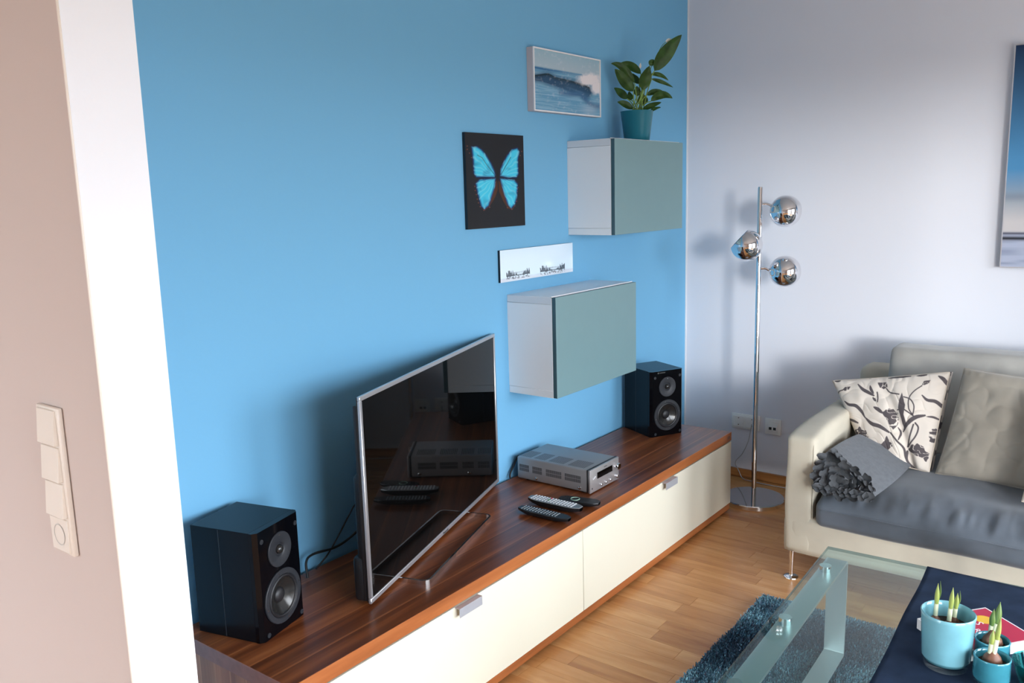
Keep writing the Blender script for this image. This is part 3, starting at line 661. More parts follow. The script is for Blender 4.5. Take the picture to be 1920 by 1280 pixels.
# ------------------------------------------------------------------ pictures
def paint_wave(U, V):
    Q = bil([(163, 140), (1172, 330), (1172, 1190), (175, 1100)], U, V); X, Y = Q[..., 0], Q[..., 1]
    C = np.zeros(U.shape + (3,)); C[:] = slin((150, 184, 200))
    C = blend(C, np.clip(V * 2.6, 0, 1), slin((176, 192, 202)))
    hz = 0.285 + 0 * U
    sea = np.clip((V - hz) * 60, 0, 1); st = vnoise(U * 5, V * 60, 1) * 0.6 + vnoise(U * 10, V * 130, 2) * 0.4
    C = blend(C, sea, slin((96, 152, 186))); C = blend(C, sea * np.clip(st * 1.4 - 0.45, 0, 1) * 0.8, slin((160, 196, 214)))
    C = blend(C, np.exp(-((V - hz - 0.03) / 0.022) ** 2) * np.clip(1.2 - U * 1.4, 0.3, 1), slin((46, 104, 150)))
    crest = smooth2([(170, 560), (260, 545), (370, 532), (480, 585), (620, 615), (780, 655), (900, 690), (1010, 740)])
    low = smooth2([(1040, 820), (960, 900), (840, 850), (740, 830), (600, 770), (400, 700), (280, 660), (170, 640)])
    P = crest + low
    d = poly_dist(X, Y, P, True); ins = poly_mask(X, Y, P)
    C = blend(C, np.where(ins, 0.95, np.exp(-(d / 40) ** 2) * 0.6), slin((34, 72, 104)))
    C = blend(C, ins * np.exp(-(poly_dist(X, Y, crest) / 38) ** 2), slin((14, 38, 46)))
    C = blend(C, np.exp(-(poly_dist(X, Y, smooth2([(560, 830), (700, 850), (860, 850), (960, 960), (1080, 1030), (1180, 1040)])) / 42) ** 2) * 0.75, slin((56, 98, 140)))
    C = blend(C, ins * np.clip((Y - 640 - (X - 200) * 0.22) / 110, 0, 1) * 0.65, slin((70, 118, 156)))
    C = blend(C, ins * np.clip(vnoise(U * 5 + V * 6, V * 30 - U * 6, 5) - 0.55, 0, 1) * 0.5, slin((110, 150, 180)))
    n = vnoise(U * 26, V * 20, 3) * 0.5 + vnoise(U * 50, V * 40, 4) * 0.5
    foam = np.exp(-(((X - 1010) / 170) ** 2 + ((Y - 620) / 85) ** 2) ** 1.4)
    foam = np.maximum(foam, np.exp(-(((X - 1120) / 75) ** 2 + ((Y - 740) / 100) ** 2) ** 1.5))
    C = blend(C, np.clip(foam * 1.9 - (n - 0.35) * 0.8, 0, 1), slin((232, 226, 228)))
    C = blend(C, np.exp(-(((X - 1000) / 130) ** 2 + ((Y - 1090) / 70) ** 2)) * 0.5, slin((180, 196, 210)))
    return C
W_, H_ = 1.3704 - 0.887, 2.0202 - 1.7862
t = thing('canvas_picture', 'white-framed ocean wave picture hung highest on blue wall', 'picture', (-1.3704 + W_ / 2, -0.016, 1.7862))
bm = bmesh.new(); abox(bm, -W_ / 2, W_ / 2, -0.012, 0.0155, 0, H_); fin('canvas_box', bm, M['canvas_edge'], t)
bm = bmesh.new()
for (a, b_, cc, d) in ((-W_ / 2, W_ / 2, 0, 0.005), (-W_ / 2, W_ / 2, H_ - 0.005, H_), (-W_ / 2, -W_ / 2 + 0.006, 0.005, H_ - 0.005), (W_ / 2 - 0.006, W_ / 2, 0.005, H_ - 0.005)): abox(bm, a, b_, -0.0165, -0.012, cc, d)
fin('frame', bm, M['canvas_lip'], t)
print_grid('print', W_ - 0.012, H_ - 0.010, 260, 170, paint_wave, M['print'], t, -0.0130, -W_ / 2 + 0.006, 0.005)

def paint_butterfly(U, V):
    Q = bil([(75, 105), (710, 135), (720, 1115), (92, 1165)], U, V); X, Y = Q[..., 0], Q[..., 1]
    C = np.zeros(U.shape + (3,)); C[:] = slin((26, 27, 31))
    br = slin((74, 42, 22))
    for P in ([(382, 640), (408, 618), (412, 720), (385, 800), (330, 895), (270, 955), (225, 925), (260, 945), (310, 900)], [(418, 620), (440, 640), (475, 760), (520, 895), (560, 935), (600, 900), (575, 945), (520, 930), (470, 850), (425, 740)]):
        C = blend(C, np.clip(poly_mask(X, Y, P) * 1.0, 0, 1), br)
    cy = slin((64, 196, 226)); deep = slin((16, 60, 130)); pale = slin((150, 226, 236))
    for P in ([(140, 262), (200, 258), (245, 290), (290, 345), (345, 440), (378, 520), (388, 565), (375, 590), (300, 588), (185, 590), (160, 550), (155, 400)],
              [(440, 575), (445, 500), (480, 420), (520, 350), (575, 285), (640, 268), (663, 310), (645, 400), (648, 555), (622, 590), (520, 592)],
              [(178, 660), (215, 615), (300, 606), (388, 600), (382, 690), (345, 800), (312, 900), (265, 942), (232, 912), (196, 770)],
              [(438, 600), (520, 606), (600, 615), (637, 660), (628, 800), (604, 880), (560, 930), (520, 890), (470, 740)]):
        d = poly_dist(X, Y, P, True); ins = poly_mask(X, Y, P)
        C = blend(C, np.where(ins, np.clip(0.35 + d / 9, 0, 1), np.exp(-(d / 7) ** 2) * 0.35), deep)
        C = blend(C, ins * np.clip((d - 2) / 20, 0, 1), cy)
        ang = np.arctan2(Y - 585, X - np.where(X < 415, 392, 432)); C = blend(C, ins * np.clip(np.sin(ang * 29 + vnoise(X / 60, Y / 60, 2) * 5) - 0.3, 0, 1) * 0.55, pale)
        C = blend(C, ins * np.clip(vnoise(X / 45, Y / 45, 8) - 0.62, 0, 1) * 1.0, deep)
    for L in ([(200, 350), (250, 380), (300, 460), (378, 560)], [(560, 370), (520, 440), (450, 560)], [(190, 600), (380, 598)], [(440, 598), (630, 602)]):
        C = blend(C, np.exp(-(poly_dist(X, Y, L) / 4.0) ** 2) * 0.8, slin((10, 24, 50)))
    for (x, y) in [(168, 690), (172, 735), (182, 780), (192, 830), (203, 870), (220, 912), (258, 950), (320, 918), (98, 255), (98, 290), (120, 330), (140, 378), (640, 700), (632, 740), (622, 850), (600, 900), (566, 938), (690, 305), (672, 350), (515, 922)]:
        C = blend(C, np.exp(-(((X - x) / 5) ** 2 + ((Y - y) / 5) ** 2)) * 0.6, slin((180, 100, 76)))
    C = blend(C, np.exp(-(((X - 412) / 12) ** 2 + ((Y - 580) / 60) ** 2)), slin((20, 18, 20)))
    return C
W_, H_ = 1.7619 - 1.4201, 1.6927 - 1.3568
t = thing('butterfly_picture', 'black frameless picture of a bright blue butterfly', 'picture', (-1.7619 + W_ / 2, -0.0075, 1.3568))
box('panel', -W_ / 2, W_ / 2, -0.0045, 0.0070, 0, H_, M['print_edge'], t)
print_grid('print', W_, H_, 230, 300, paint_butterfly, M['print'], t, -0.0050, -W_ / 2, 0)

def paint_pano(U, V):
    Q = bil([(180, 350), (1720, 160), (1705, 765), (170, 1035)], U, V); X, Y = Q[..., 0], Q[..., 1]
    C = np.zeros(U.shape + (3,)); C[:] = slin((222, 240, 252)); C = blend(C, np.clip(1 - V * 3, 0, 1) * 0.4, slin((205, 228, 246)))
    C = blend(C, np.clip((V - 0.87 + 0.02 * np.sin(U * 9)) * 18, 0, 1), slin((214, 222, 232)))
    C = blend(C, np.exp(-((V - 0.90) / 0.016) ** 2) * (vnoise(U * 14, V * 3, 4)) * 0.6, slin((150, 152, 165)))
    dk = slin((30, 42, 56))
    for x0, x1, yb0, yb1, h, s_ in ((285, 755, 900, 820, 120, 11), (970, 1520, 790, 700, 120, 12)):
        tt = (X - x0) / (x1 - x0); yb = yb0 + (yb1 - yb0) * tt; on = (tt > 0) & (tt < 1)
        C = blend(C, on * np.exp(-((Y - yb) / 8) ** 2), dk)
        C = blend(C, on * np.exp(-((Y - yb + 55) / 4) ** 2) * 0.5, dk)
        mass = np.clip(np.sin((tt * 2.6 + 0.1) * PI) * 0.5 + vnoise(tt * s_ * 3, tt * 0, 9) * 1.1 - 0.35, 0, 1)
        C = blend(C, on * (Y < yb) * (Y > yb - mass * h) * 0.85, dk)
        C = blend(C, on * (np.abs(((tt * 17) % 1) - 0.5) < 0.10) * (Y < yb) * (Y > yb - 75) * 0.7, dk)
        C = blend(C, on * (Y > yb) * (Y < yb + 75) * (vnoise(X / 22, Y / 22, 6) > 0.56) * 0.65, dk)
    return C
W_, H_ = 1.5817 - 1.0889, 1.2702 - 1.1498
t = thing('panorama_picture', 'long narrow white winter panorama picture above lower wall cabinet', 'picture', (-1.5817 + W_ / 2, -0.0055, 1.1498))
box('panel', -W_ / 2, W_ / 2, -0.0048, 0.0050, 0, H_, M['print_edge'], t)
print_grid('print', W_, H_, 340, 110, paint_pano, M['gloss_print'], t, -0.0053, -W_ / 2, 0)

def paint_sea(U, V):
    C = np.zeros(U.shape + (3,)); C[:] = slin((18, 48, 84))
    C = blend(C, np.clip(V / 0.5, 0, 1), slin((74, 138, 184)))
    n = vnoise(U * 6, V * 22, 2)
    C = blend(C, np.clip((V - 0.55) * 7, 0, 1), slin((146, 158, 170))); C = blend(C, np.clip((V - 0.68) * 9, 0, 1), slin((196, 192, 192)))
    C = blend(C, np.exp(-((V - 0.675) / 0.02) ** 2) * n, slin((120, 130, 142)))
    C = blend(C, np.clip((V - 0.835) * 60, 0, 1), slin((168, 176, 196)))
    C = blend(C, np.exp(-((V - 0.845) / 0.006) ** 2), slin((70, 72, 90))); C = blend(C, np.exp(-((V - 0.868) / 0.010) ** 2), slin((16, 18, 26)))
    C = blend(C, (V > 0.88) * np.clip(vnoise(U * 9, V * 70, 7) * 1.2 - 0.5, 0, 1), slin((106, 118, 146)))
    return C
SW_, SH_ = 1.20, 2.011 - 1.122
t = thing('seascape_picture', 'large silver-edged dark blue seascape on the pale wall above sofa', 'picture', (-0.016, -1.437 - SW_ / 2, 1.122), -PI / 2)
bm = bmesh.new(); abox(bm, -SW_ / 2, SW_ / 2, -0.014, 0.0145, 0, SH_); fin('frame', bm, M['frame_silver'], t)
print_grid('print', SW_ - 0.008, SH_ - 0.008, 200, 240, paint_sea, M['print'], t, -0.0145, -SW_ / 2 + 0.004, 0.004)

# ------------------------------------------------------------------ potted peace lily on the upper cabinet
PX, PY, PZ = -0.745, -0.125, 1.6845
t = thing('potted_plant', 'leafy green peace lily in a teal pot on upper wall cabinet', 'plant', (PX, PY, PZ))
PH = 0.128
lathe('pot', [(0.0, 0), (0.052, 0), (0.054, 0.003), (0.0695, PH - 0.002), (0.071, PH), (0.067, PH), (0.064, PH - 0.012), (0, PH - 0.012)], M['pot_teal'], t, 48, cap=False)
lathe('soil', [(0, PH - 0.013), (0.0635, PH - 0.013), (0.062, PH - 0.009), (0.03, PH - 0.004), (0, PH - 0.004)], M['soil'], t, 32, cap=False)
RV = Vector((0.604, -0.797, 0)); DV = Vector((0.797, 0.604, 0)); ZV = Vector((0, 0, 1))
def pp(cx, cy, b_=0.0):   # sketch units of the plant drawing -> local metres
    k = 0.000377
    return RV * ((cx - 440) * k) + DV * b_ + ZV * (PH - 0.010 + (895 - cy) * k)
def leaf(base, tip, w, sag=0.02, face=0.0, fold=0.25, name='leaf', m=None, bdepth=0.0):
    A = pp(*base, bdepth * 0.4); B = pp(*tip, bdepth); mid = (A + B) / 2 + ZV * sag
    n = 14; bm = bmesh.new(); rows = []
    for i in range(n + 1):
        u = i / n; p = A * (1 - u) ** 2 + mid * 2 * u * (1 - u) + B * u * u
        tg = (A * (-2 * (1 - u)) + mid * 2 * (1 - 2 * u) + B * 2 * u).normalized()
        side = tg.cross(DV * math.cos(face) + ZV * math.sin(face)).normalized(); nrm = side.cross(tg)
        ww = 1.18 * w * (math.sin(PI * min(1, u ** 0.85 * 1.0)) ** 0.75) * (1 - 0.25 * u) + 0.0006
        rows.append([bm.verts.new(p + side * (sx * ww) + nrm * (abs(sx) * ww * fold + 0.0012 * math.sin(u * 14 + sx * 2))) for sx in (-1, -0.66, -0.33, 0, 0.33, 0.66, 1)])
    for a, b_ in zip(rows, rows[1:]):
        for j in range(6): bm.faces.new((a[j], a[j + 1], b_[j + 1], b_[j]))
    return fin(name, bm, m or M['leaf'], t, smooth=True)
def petiole(base, depth, r=0.0022, start=(0, 0)):
    S = RV * start[0] + DV * start[1] + ZV * (PH - 0.012); E_ = pp(*base, depth * 0.4)
    tube('petiole', [S, (S * 0.45 + E_ * 0.55) + ZV * 0.012, E_], [r * 1.3] * 6 + [r] * 7 if False else r, M['stem'], t, 6, 6)
LV = [((640, 430), (945, 48), 0.030, 0.010, 0.00), ((490, 455), (240, 345), 0.016, 0.030, 0.02), ((410, 560), (140, 350), 0.014, 0.045, -0.03),
      ((400, 650), (185, 405), 0.0235, 0.004, -0.02), ((335, 725), (192, 595), 0.015, 0.006, 0.03), ((390, 845), (212, 765), 0.013, 0.012, -0.02),
      ((500, 640), (560, 395), 0.0240, 0.0, -0.05), ((600, 470), (798, 540), 0.008, 0.022, 0.0), ((610, 515), (860, 610), 0.007, 0.008, 0.02),
      ((555, 690), (745, 650), 0.011, 0.012, 0.02), ((596, 765), (830, 745), 0.016, 0.040, -0.03), ((500, 855), (700, 788), 0.011, 0.004, -0.04),
      ((520, 800), (500, 665), 0.022, 0.0, 0.02), ((570, 890), (690, 845), 0.006, 0.010, -0.05), ((380, 740), (360, 640), 0.012, 0.0, 0.03), ((590, 370), (640, 305), 0.012, 0.004, 0.01),
      ((470, 560), (400, 440), 0.012, 0.0, 0.035), ((450, 700), (440, 590), 0.014, 0.0, 0.0), ((560, 480), (545, 610), 0.016, 0.0, -0.02)]
for i, (ba, ti, w, sg, dp) in enumerate(LV):
    leaf(ba, ti, w, sg, face=0.25, bdepth=dp)
    petiole(ba, dp, 0.0022, (random.uniform(-0.025, 0.025), random.uniform(-0.025, 0.025)))
fl = leaf((770, 112), (862, 100), 0.0075, 0.004, face=0.4, name='flower', m=M['spathe'], bdepth=0.02)
tube('flower_stem', [ZV * (PH - 0.01), pp(560, 500, 0.02), pp(665, 290, 0.02), pp(720, 170, 0.02), pp(775, 112, 0.015)], 0.0014, M['stem'], t, 6, 6)
leaf((478, 400), (482, 340), 0.004, 0, name='flower', m=M['spathe']); 
box('price_label', 0, 0.0001, 0, 0.0001, 0.01, 0.0101, M['pot_teal'], t) if False else None

# ------------------------------------------------------------------ switch strip on the hall side of the pier
t = thing('light_switch_panel', 'cream strip of three rocker switches above one socket on the hall-side wall', 'light switch', (XP0 - 0.0005, -0.324, 0.814), -PI / 2)
# local x runs towards -y (viewer right), local -y faces -x
W_, H_ = 0.086, 0.292
bm = bmesh.new(); abox(bm, -W_ / 2, W_ / 2, -0.010, 0, 0, H_, 0.003, 2); fin('frame', bm, M['switch_cream'], t, auto=35)
for i in range(4):
    zc = H_ - 0.0385 - i * 0.0717
    if i < 3:
        bm = bmesh.new(); vs_ = abox(bm, -0.0335, 0.0335, -0.0165, -0.009, zc - 0.0335, zc + 0.0335, 0.0012, 1)
        for v in vs_:
            if v.co.y < -0.012: v.co.y += -(zc - v.co.z) * 0.085 + 0.0 if False else 0.085 * (v.co.z - zc)
        fin('rocker', bm, M['switch_cream'], t, auto=35)
    else:
        so = box('socket', -0.0335, 0.0335, -0.0130, -0.009, zc - 0.0335, zc + 0.0335, M['switch_cream'], t, bev=0.0012, seg=1)
        lathe('socket_well', [(0.0215, 0.0045), (0.0195, 0.0045), (0.019, 0.0008), (0, 0.0008)], M['plastic_darkened'], so, 40, (0, -0.0092, zc), (0, -1, 0), cap=False)
        for sx in (-0.0095, 0.0095): lathe('socket_hole', [(0.0025, 0), (0.0025, 0.0005), (0, 0.0005)], M['socket_dark'], so, 10, (sx, -0.0102, zc), (0, -1, 0))
# ------------------------------------------------------------------ outlets on the pale wall (face -x)
t = thing('double_socket', 'white double power socket low on pale wall behind lamp pole', 'power socket', (-0.0003, -0.343, 0.297), -PI / 2)
bm = bmesh.new(); abox(bm, -0.074, 0.074, -0.010, 0, -0.0385, 0.0385, 0.003, 2); fin('frame', bm, M['outlet_white'], t, auto=35)
for sx in (-0.0355, 0.0355):
    so = box('socket', sx - 0.0285, sx + 0.0285, -0.0125, -0.009, -0.0285, 0.0285, M['outlet_white'], t, bev=0.001, seg=1)
    lathe('socket_well', [(0.0215, 0.0042), (0.0195, 0.0042), (0.019, 0.0006), (0, 0.0006)], M['outlet_white'], so, 36, (sx, -0.0092, 0), (0, -1, 0), cap=False)
    for a in (-0.0095, 0.0095): lathe('socket_hole', [(0.0028, 0), (0.0028, 0.0006), (0, 0.0006)], M['socket_dark'], so, 10, (sx + a, -0.0100, 0), (0, -1, 0))
    for a in (-0.0185, 0.0185): box('earth_clip', sx - 0.003, sx + 0.003, -0.0128, -0.0098, a - 0.003, a + 0.003, M['screw'], so)
lathe('plug', [(0.019, 0), (0.019, 0.008), (0.014, 0.014), (0, 0.015)], M['cable_white'], t, 24, (0.0355, -0.0115, 0), (0, -1, 0)) if False else None
t = thing('network_socket', 'square white network socket with two dark ports on pale wall', 'network socket', (-0.0003, -0.487, 0.291), -PI / 2)
bm = bmesh.new(); abox(bm, -0.0405, 0.0405, -0.010, 0, -0.0405, 0.0405, 0.003, 2); fin('frame', bm, M['outlet_white'], t, auto=35)
box('insert', -0.0275, 0.0275, -0.0125, -0.009, -0.0275, 0.0275, M['outlet_white'], t, bev=0.001, seg=1)
bm = bmesh.new(); vs_ = abox(bm, -0.024, 0.024, -0.0165, -0.0125, -0.016, 0.014)
for v in vs_:
    if v.co.y < -0.015 and v.co.z > 0: v.co.y = -0.0135
fin('port_housing', bm, M['outlet_white'], t)
for a in (-0.011, 0.011): box('port', a - 0.007, a + 0.007, -0.0170, -0.0155, -0.0145, -0.001, M['socket_dark'], t)

# ------------------------------------------------------------------ floor lamp
LX, LY = -0.313, -0.513
t = thing('floor_lamp', 'chrome floor lamp with three ball shades by the pale wall', 'floor lamp', (LX, LY, 0))
lathe('base', [(0, 0), (0.138, 0), (0.142, 0.003), (0.142, 0.020), (0.139, 0.024), (0.0, 0.024)], M['chrome'], t, 72, cap=False)
lathe('pole', [(0.0115, 0.024), (0.0115, 1.474), (0.010, 1.479), (0, 1.479)], M['chrome'], t, 24)
def shade(cen, dr, R=0.0705, cutdeg=128):
    cen = Vector(cen); dr = Vector(dr).normalized()
    prof = [(0.0, -R)] + [(R * math.sin(a), -R * math.cos(a)) for a in np.linspace(0.12, math.radians(cutdeg), 34)]
    prof += [((R - 0.0015) * math.sin(a), -(R - 0.0015) * math.cos(a)) for a in np.linspace(math.radians(cutdeg), 0.12, 24)] + [(0, -(R - 0.0015))]
    s_ = lathe('shade', prof, M['chrome'], t, 56, cen, dr, auto=60, cap=False)
    q = Vector((0, 0, 1)).rotation_difference(dr).to_matrix()
    lathe('bulb', [(0, -0.035), (0.012, -0.035), (0.013, -0.015), (0.024, 0.0), (0.026, 0.012), (0.018, 0.028), (0, 0.034)], M['wax'], s_, 24, cen, dr)
    lathe('bulb_holder', [(0.016, -R + 0.001), (0.016, -0.030), (0, -0.030)], M['plastic_darkened'], s_, 20, cen, dr)
    return s_
shade((0.022, -0.109, 1.369), (0.55, -0.35, -0.10))
shade((-0.078, 0.028, 1.222), (-0.25, 0.62, 0.62))
shade((0.022, -0.114, 1.101), (0.55, -0.35, 0.02))
for (z, cen) in ((1.402, (0.020, -0.075, 1.378)), (1.218, (-0.045, 0.0, 1.215)), (1.113, (0.020, -0.075, 1.106))):
    e = Vector(cen); st = Vector((0, 0, z)); d_ = (e - st); d_.z = 0; d_.normalize()
    tube('shade_arm', [st + d_ * 0.008, st + d_ * 0.030, st + d_ * 0.048 + Vector((0, 0, -0.008)), e], 0.0062, M['chrome'], t, 10, 6)
tag(tube('lamp_cable', [(-0.014, -0.3785, 0.290), (-0.020, -0.373, 0.24), (-0.022, -0.362, 0.190), (-0.022, -0.335, 0.13), (-0.024, -0.300, 0.080), (-0.028, -0.322, 0.035), (-0.045, -0.350, 0.006), (-0.056, -0.40, 0.004), (-0.064, -0.48, 0.004), (-0.062, -0.60, 0.004), (-0.065, -0.80, 0.004)], 0.0022, M['cable_white']), 'thin pale cable hanging from the double socket to the floor', 'cable')

# ------------------------------------------------------------------ soft shapes
def softbox(name, x0, x1, y0, y1, z0, z1, m, parent, n=(30, 30, 10), e=8.0, puff=(0, 0, 0), fn=None, sub=False, **k):
    """rounded cushion: cube lattice pulled to a superquadric, with crowned faces"""
    nx, ny, nz = n; V = []; idx = {}; F = []
    def vid(i, j, kk):
        key = (i, j, kk)
        if key not in idx: idx[key] = len(V); V.append((-1 + 2 * i / nx, -1 + 2 * j / ny, -1 + 2 * kk / nz))
        return idx[key]
    for i in range(nx):
        for j in range(ny):
            F.append((vid(i, j, 0), vid(i, j + 1, 0), vid(i + 1, j + 1, 0), vid(i + 1, j, 0))); F.append((vid(i, j, nz), vid(i + 1, j, nz), vid(i + 1, j + 1, nz), vid(i, j + 1, nz)))
    for i in range(nx):
        for kk in range(nz):
            F.append((vid(i, 0, kk), vid(i + 1, 0, kk), vid(i + 1, 0, kk + 1), vid(i, 0, kk + 1))); F.append((vid(i, ny, kk), vid(i, ny, kk + 1), vid(i + 1, ny, kk + 1), vid(i + 1, ny, kk)))
    for j in range(ny):
        for kk in range(nz):
            F.append((vid(0, j, kk), vid(0, j, kk + 1), vid(0, j + 1, kk + 1), vid(0, j + 1, kk))); F.append((vid(nx, j, kk), vid(nx, j + 1, kk), vid(nx, j + 1, kk + 1), vid(nx, j, kk + 1)))
    V = np.array(V); hs = np.array([(x1 - x0) / 2, (y1 - y0) / 2, (z1 - z0) / 2]); ce = np.array([(x1 + x0) / 2, (y1 + y0) / 2, (z1 + z0) / 2])
    if not hasattr(e, '__len__'):
        # corner radius in metres-like rounding: clamp to inner box and push out on a sphere
        r = min(hs) * min(1.0, 3.0 / e)
    else: r = e[0]
    P = V * hs; inner = np.clip(P, -(hs - r), hs - r); d = P - inner; L = np.linalg.norm(d, axis=1, keepdims=True)
    P = np.where(L > 1e-9, inner + d / np.maximum(L, 1e-9) * r, P)
    un = P / hs
    for ax in range(3):
        o1, o2 = [a for a in range(3) if a != ax]
        P[:, ax] += np.sign(V[:, ax]) * (np.abs(V[:, ax]) ** 4) * puff[ax] * np.clip(1 - np.abs(un[:, o1]) ** 2.2, 0, 1) * np.clip(1 - np.abs(un[:, o2]) ** 2.2, 0, 1)
    P = P + ce
    if fn is not None: P = fn(P, un)
    return from_np(name, P, np.array(F), m, parent, **k)

# ------------------------------------------------------------------ sofa
t = thing('sofa', 'cream fabric sofa with grey seat cushion on thin chrome legs', 'sofa', (-0.55, -1.9, 0))
OX, OY = 0.55, 1.9
def L_(x, y, z=0): return (x + OX, y + OY, z)
SX0, SX1, SY0, SY1, ZB = -1.040, -0.070, -2.90, -0.912, 0.112
def wig(P, un):
    P = P.copy(); P[:, 2] += 0.002 * np.sin(P[:, 0] * 23 + P[:, 1] * 11); P[:, 0] += 0.0015 * np.sin(P[:, 2] * 40 + P[:, 1] * 9); return P
softbox('base', SX0 + OX, SX1 + OX, SY0 + OY, SY1 + OY, ZB, 0.262, M['sofa'], t, (24, 40, 6), (0.014,), fn=wig)
def armfn(P, un):
    P = P.copy(); top = np.clip((P[:, 2] - 0.40) / 0.18, 0, 1); fr = np.clip((-0.80 + OX - P[:, 0]) / 0.24, 0, 1)
    P[:, 2] -= 0.012 * top * fr ** 2; P[:, 1] += 0.003 * np.sin(P[:, 2] * 17 + P[:, 0] * 8)
    return P
softbox('armrest', SX0 + OX, SX1 + OX, -1.022 + OY, SY1 + OY, ZB + 0.004, 0.578, M['sofa'], t, (40, 10, 26), (0.020,), puff=(0, 0.004, 0.004), fn=armfn)
softbox('armrest', SX0 + OX, SX1 + OX, SY0 + OY, SY0 + 0.11 + OY, ZB + 0.004, 0.578, M['sofa'], t, (40, 10, 26), (0.020,), puff=(0, 0.004, 0.004), fn=armfn)
softbox('backrest', -0.20 + OX, SX1 + 0.02 + OX, SY0 + OY, -0.935 + OY, 0.15, 0.685, M['sofa'], t, (10, 50, 26), (0.045,), fn=wig)
# welt seams on arm front
bm = bmesh.new()
atube(bm, catmull([L_(SX0 + 0.004, -1.0185, 0.26), L_(SX0 + 0.003, -1.0185, 0.40), L_(SX0 + 0.003, -1.0165, 0.53), L_(SX0 + 0.016, -1.0145, 0.556)], 6), 0.0016, 6)
fin('seam', bm, M['sofa'], t, smooth=True)
def seatfn(P, un):
    P = P.copy(); x = P[:, 0] - OX; y = P[:, 1] - OY
    top = np.clip((P[:, 2] - 0.30) / 0.04, 0, 1)
    # crown: front edge lower, rising to the back
    f = np.clip((x + 1.06) / 0.20, 0, 1); P[:, 2] += top * (0.055 * np.sin(f * PI / 2) - 0.012) 
    # gathers above the front seam
    g = np.clip(1 - np.abs(x + 1.000) / 0.11, 0, 1) * top
    n = 2.4 * (vnoise((y + 5) * 34, (x + 2) * 9, 41) - 0.5) + 1.2 * (vnoise((y + 5) * 62, (x + 2) * 14, 42) - 0.5)
    P[:, 2] += g * 0.0085 * n; P[:, 0] += g * 0.0060 * n
    P[:, 2] += top * f * 0.014 * (vnoise((y + 5) * 6, (x + 2) * 8, 43) - 0.5)
    P[:, 2] += top * 0.006 * np.sin(y * 9 + x * 7) * f
    fr = np.clip((-1.02 - x) / 0.03, 0, 1) * (1 - top); P[:, 0] -= 0.004 * fr * np.sin(y * 14 + P[:, 2] * 30)
    return P
softbox('seat_cushion', -1.062 + OX, -0.20 + OX, -2.78 + OY, -1.034 + OY, 0.238, 0.345, M['seat_grey'], t, (50, 300, 14), (0.028,), puff=(0.006, 0.004, 0.012), fn=seatfn)
bm = bmesh.new(); ys = np.linspace(-1.05, -2.76, 120)
atube(bm, [L_(-1.0655, y, 0.3125 + 0.0015 * math.sin(y * 20)) for y in ys], 0.0022, 6); fin('piping', bm, M['seat_grey'], t, smooth=True)
def backfn(P, un):
    P = P.copy(); lean = (P[:, 2] - 0.40) / 0.40; P[:, 0] += 0.10 * lean
    top = np.clip((P[:, 2] - 0.70) / 0.06, 0, 1); y = P[:, 1] - OY
    P[:, 2] += top * 0.012 * (vnoise((y + 5) * 7, y * 0, 31) - 0.5); P[:, 0] += 0.022 * (vnoise((y + 5) * 6, (P[:, 2] + 2) * 7, 32) - 0.5) + 0.008 * (vnoise((y + 5) * 19, (P[:, 2] + 2) * 11, 33) - 0.5)
    return P
softbox('back_cushion', -0.400 + OX, -0.245 + OX, -2.76 + OY, -1.09 + OY, 0.385, 0.798, M['back_grey'], t, (12, 90, 36), (0.022,), puff=(0.018, 0.0, 0.004), fn=backfn)
for (lx, ly) in ((-1.015, -0.940), (-0.12, -0.940), (-1.015, -2.86), (-0.12, -2.86)):
    lg = lathe('leg', [(0.0075, 0.004), (0.0075, 0.05), (0.0095, 0.09), (0.0095, ZB + 0.004)], M['chrome'], t, 20, L_(lx, ly, 0))
    lathe('leg_foot', [(0, 0), (0.026, 0), (0.0275, 0.003), (0.0265, 0.006), (0.009, 0.010), (0, 0.010)], M['chrome'], lg, 32, L_(lx, ly, 0), cap=False)

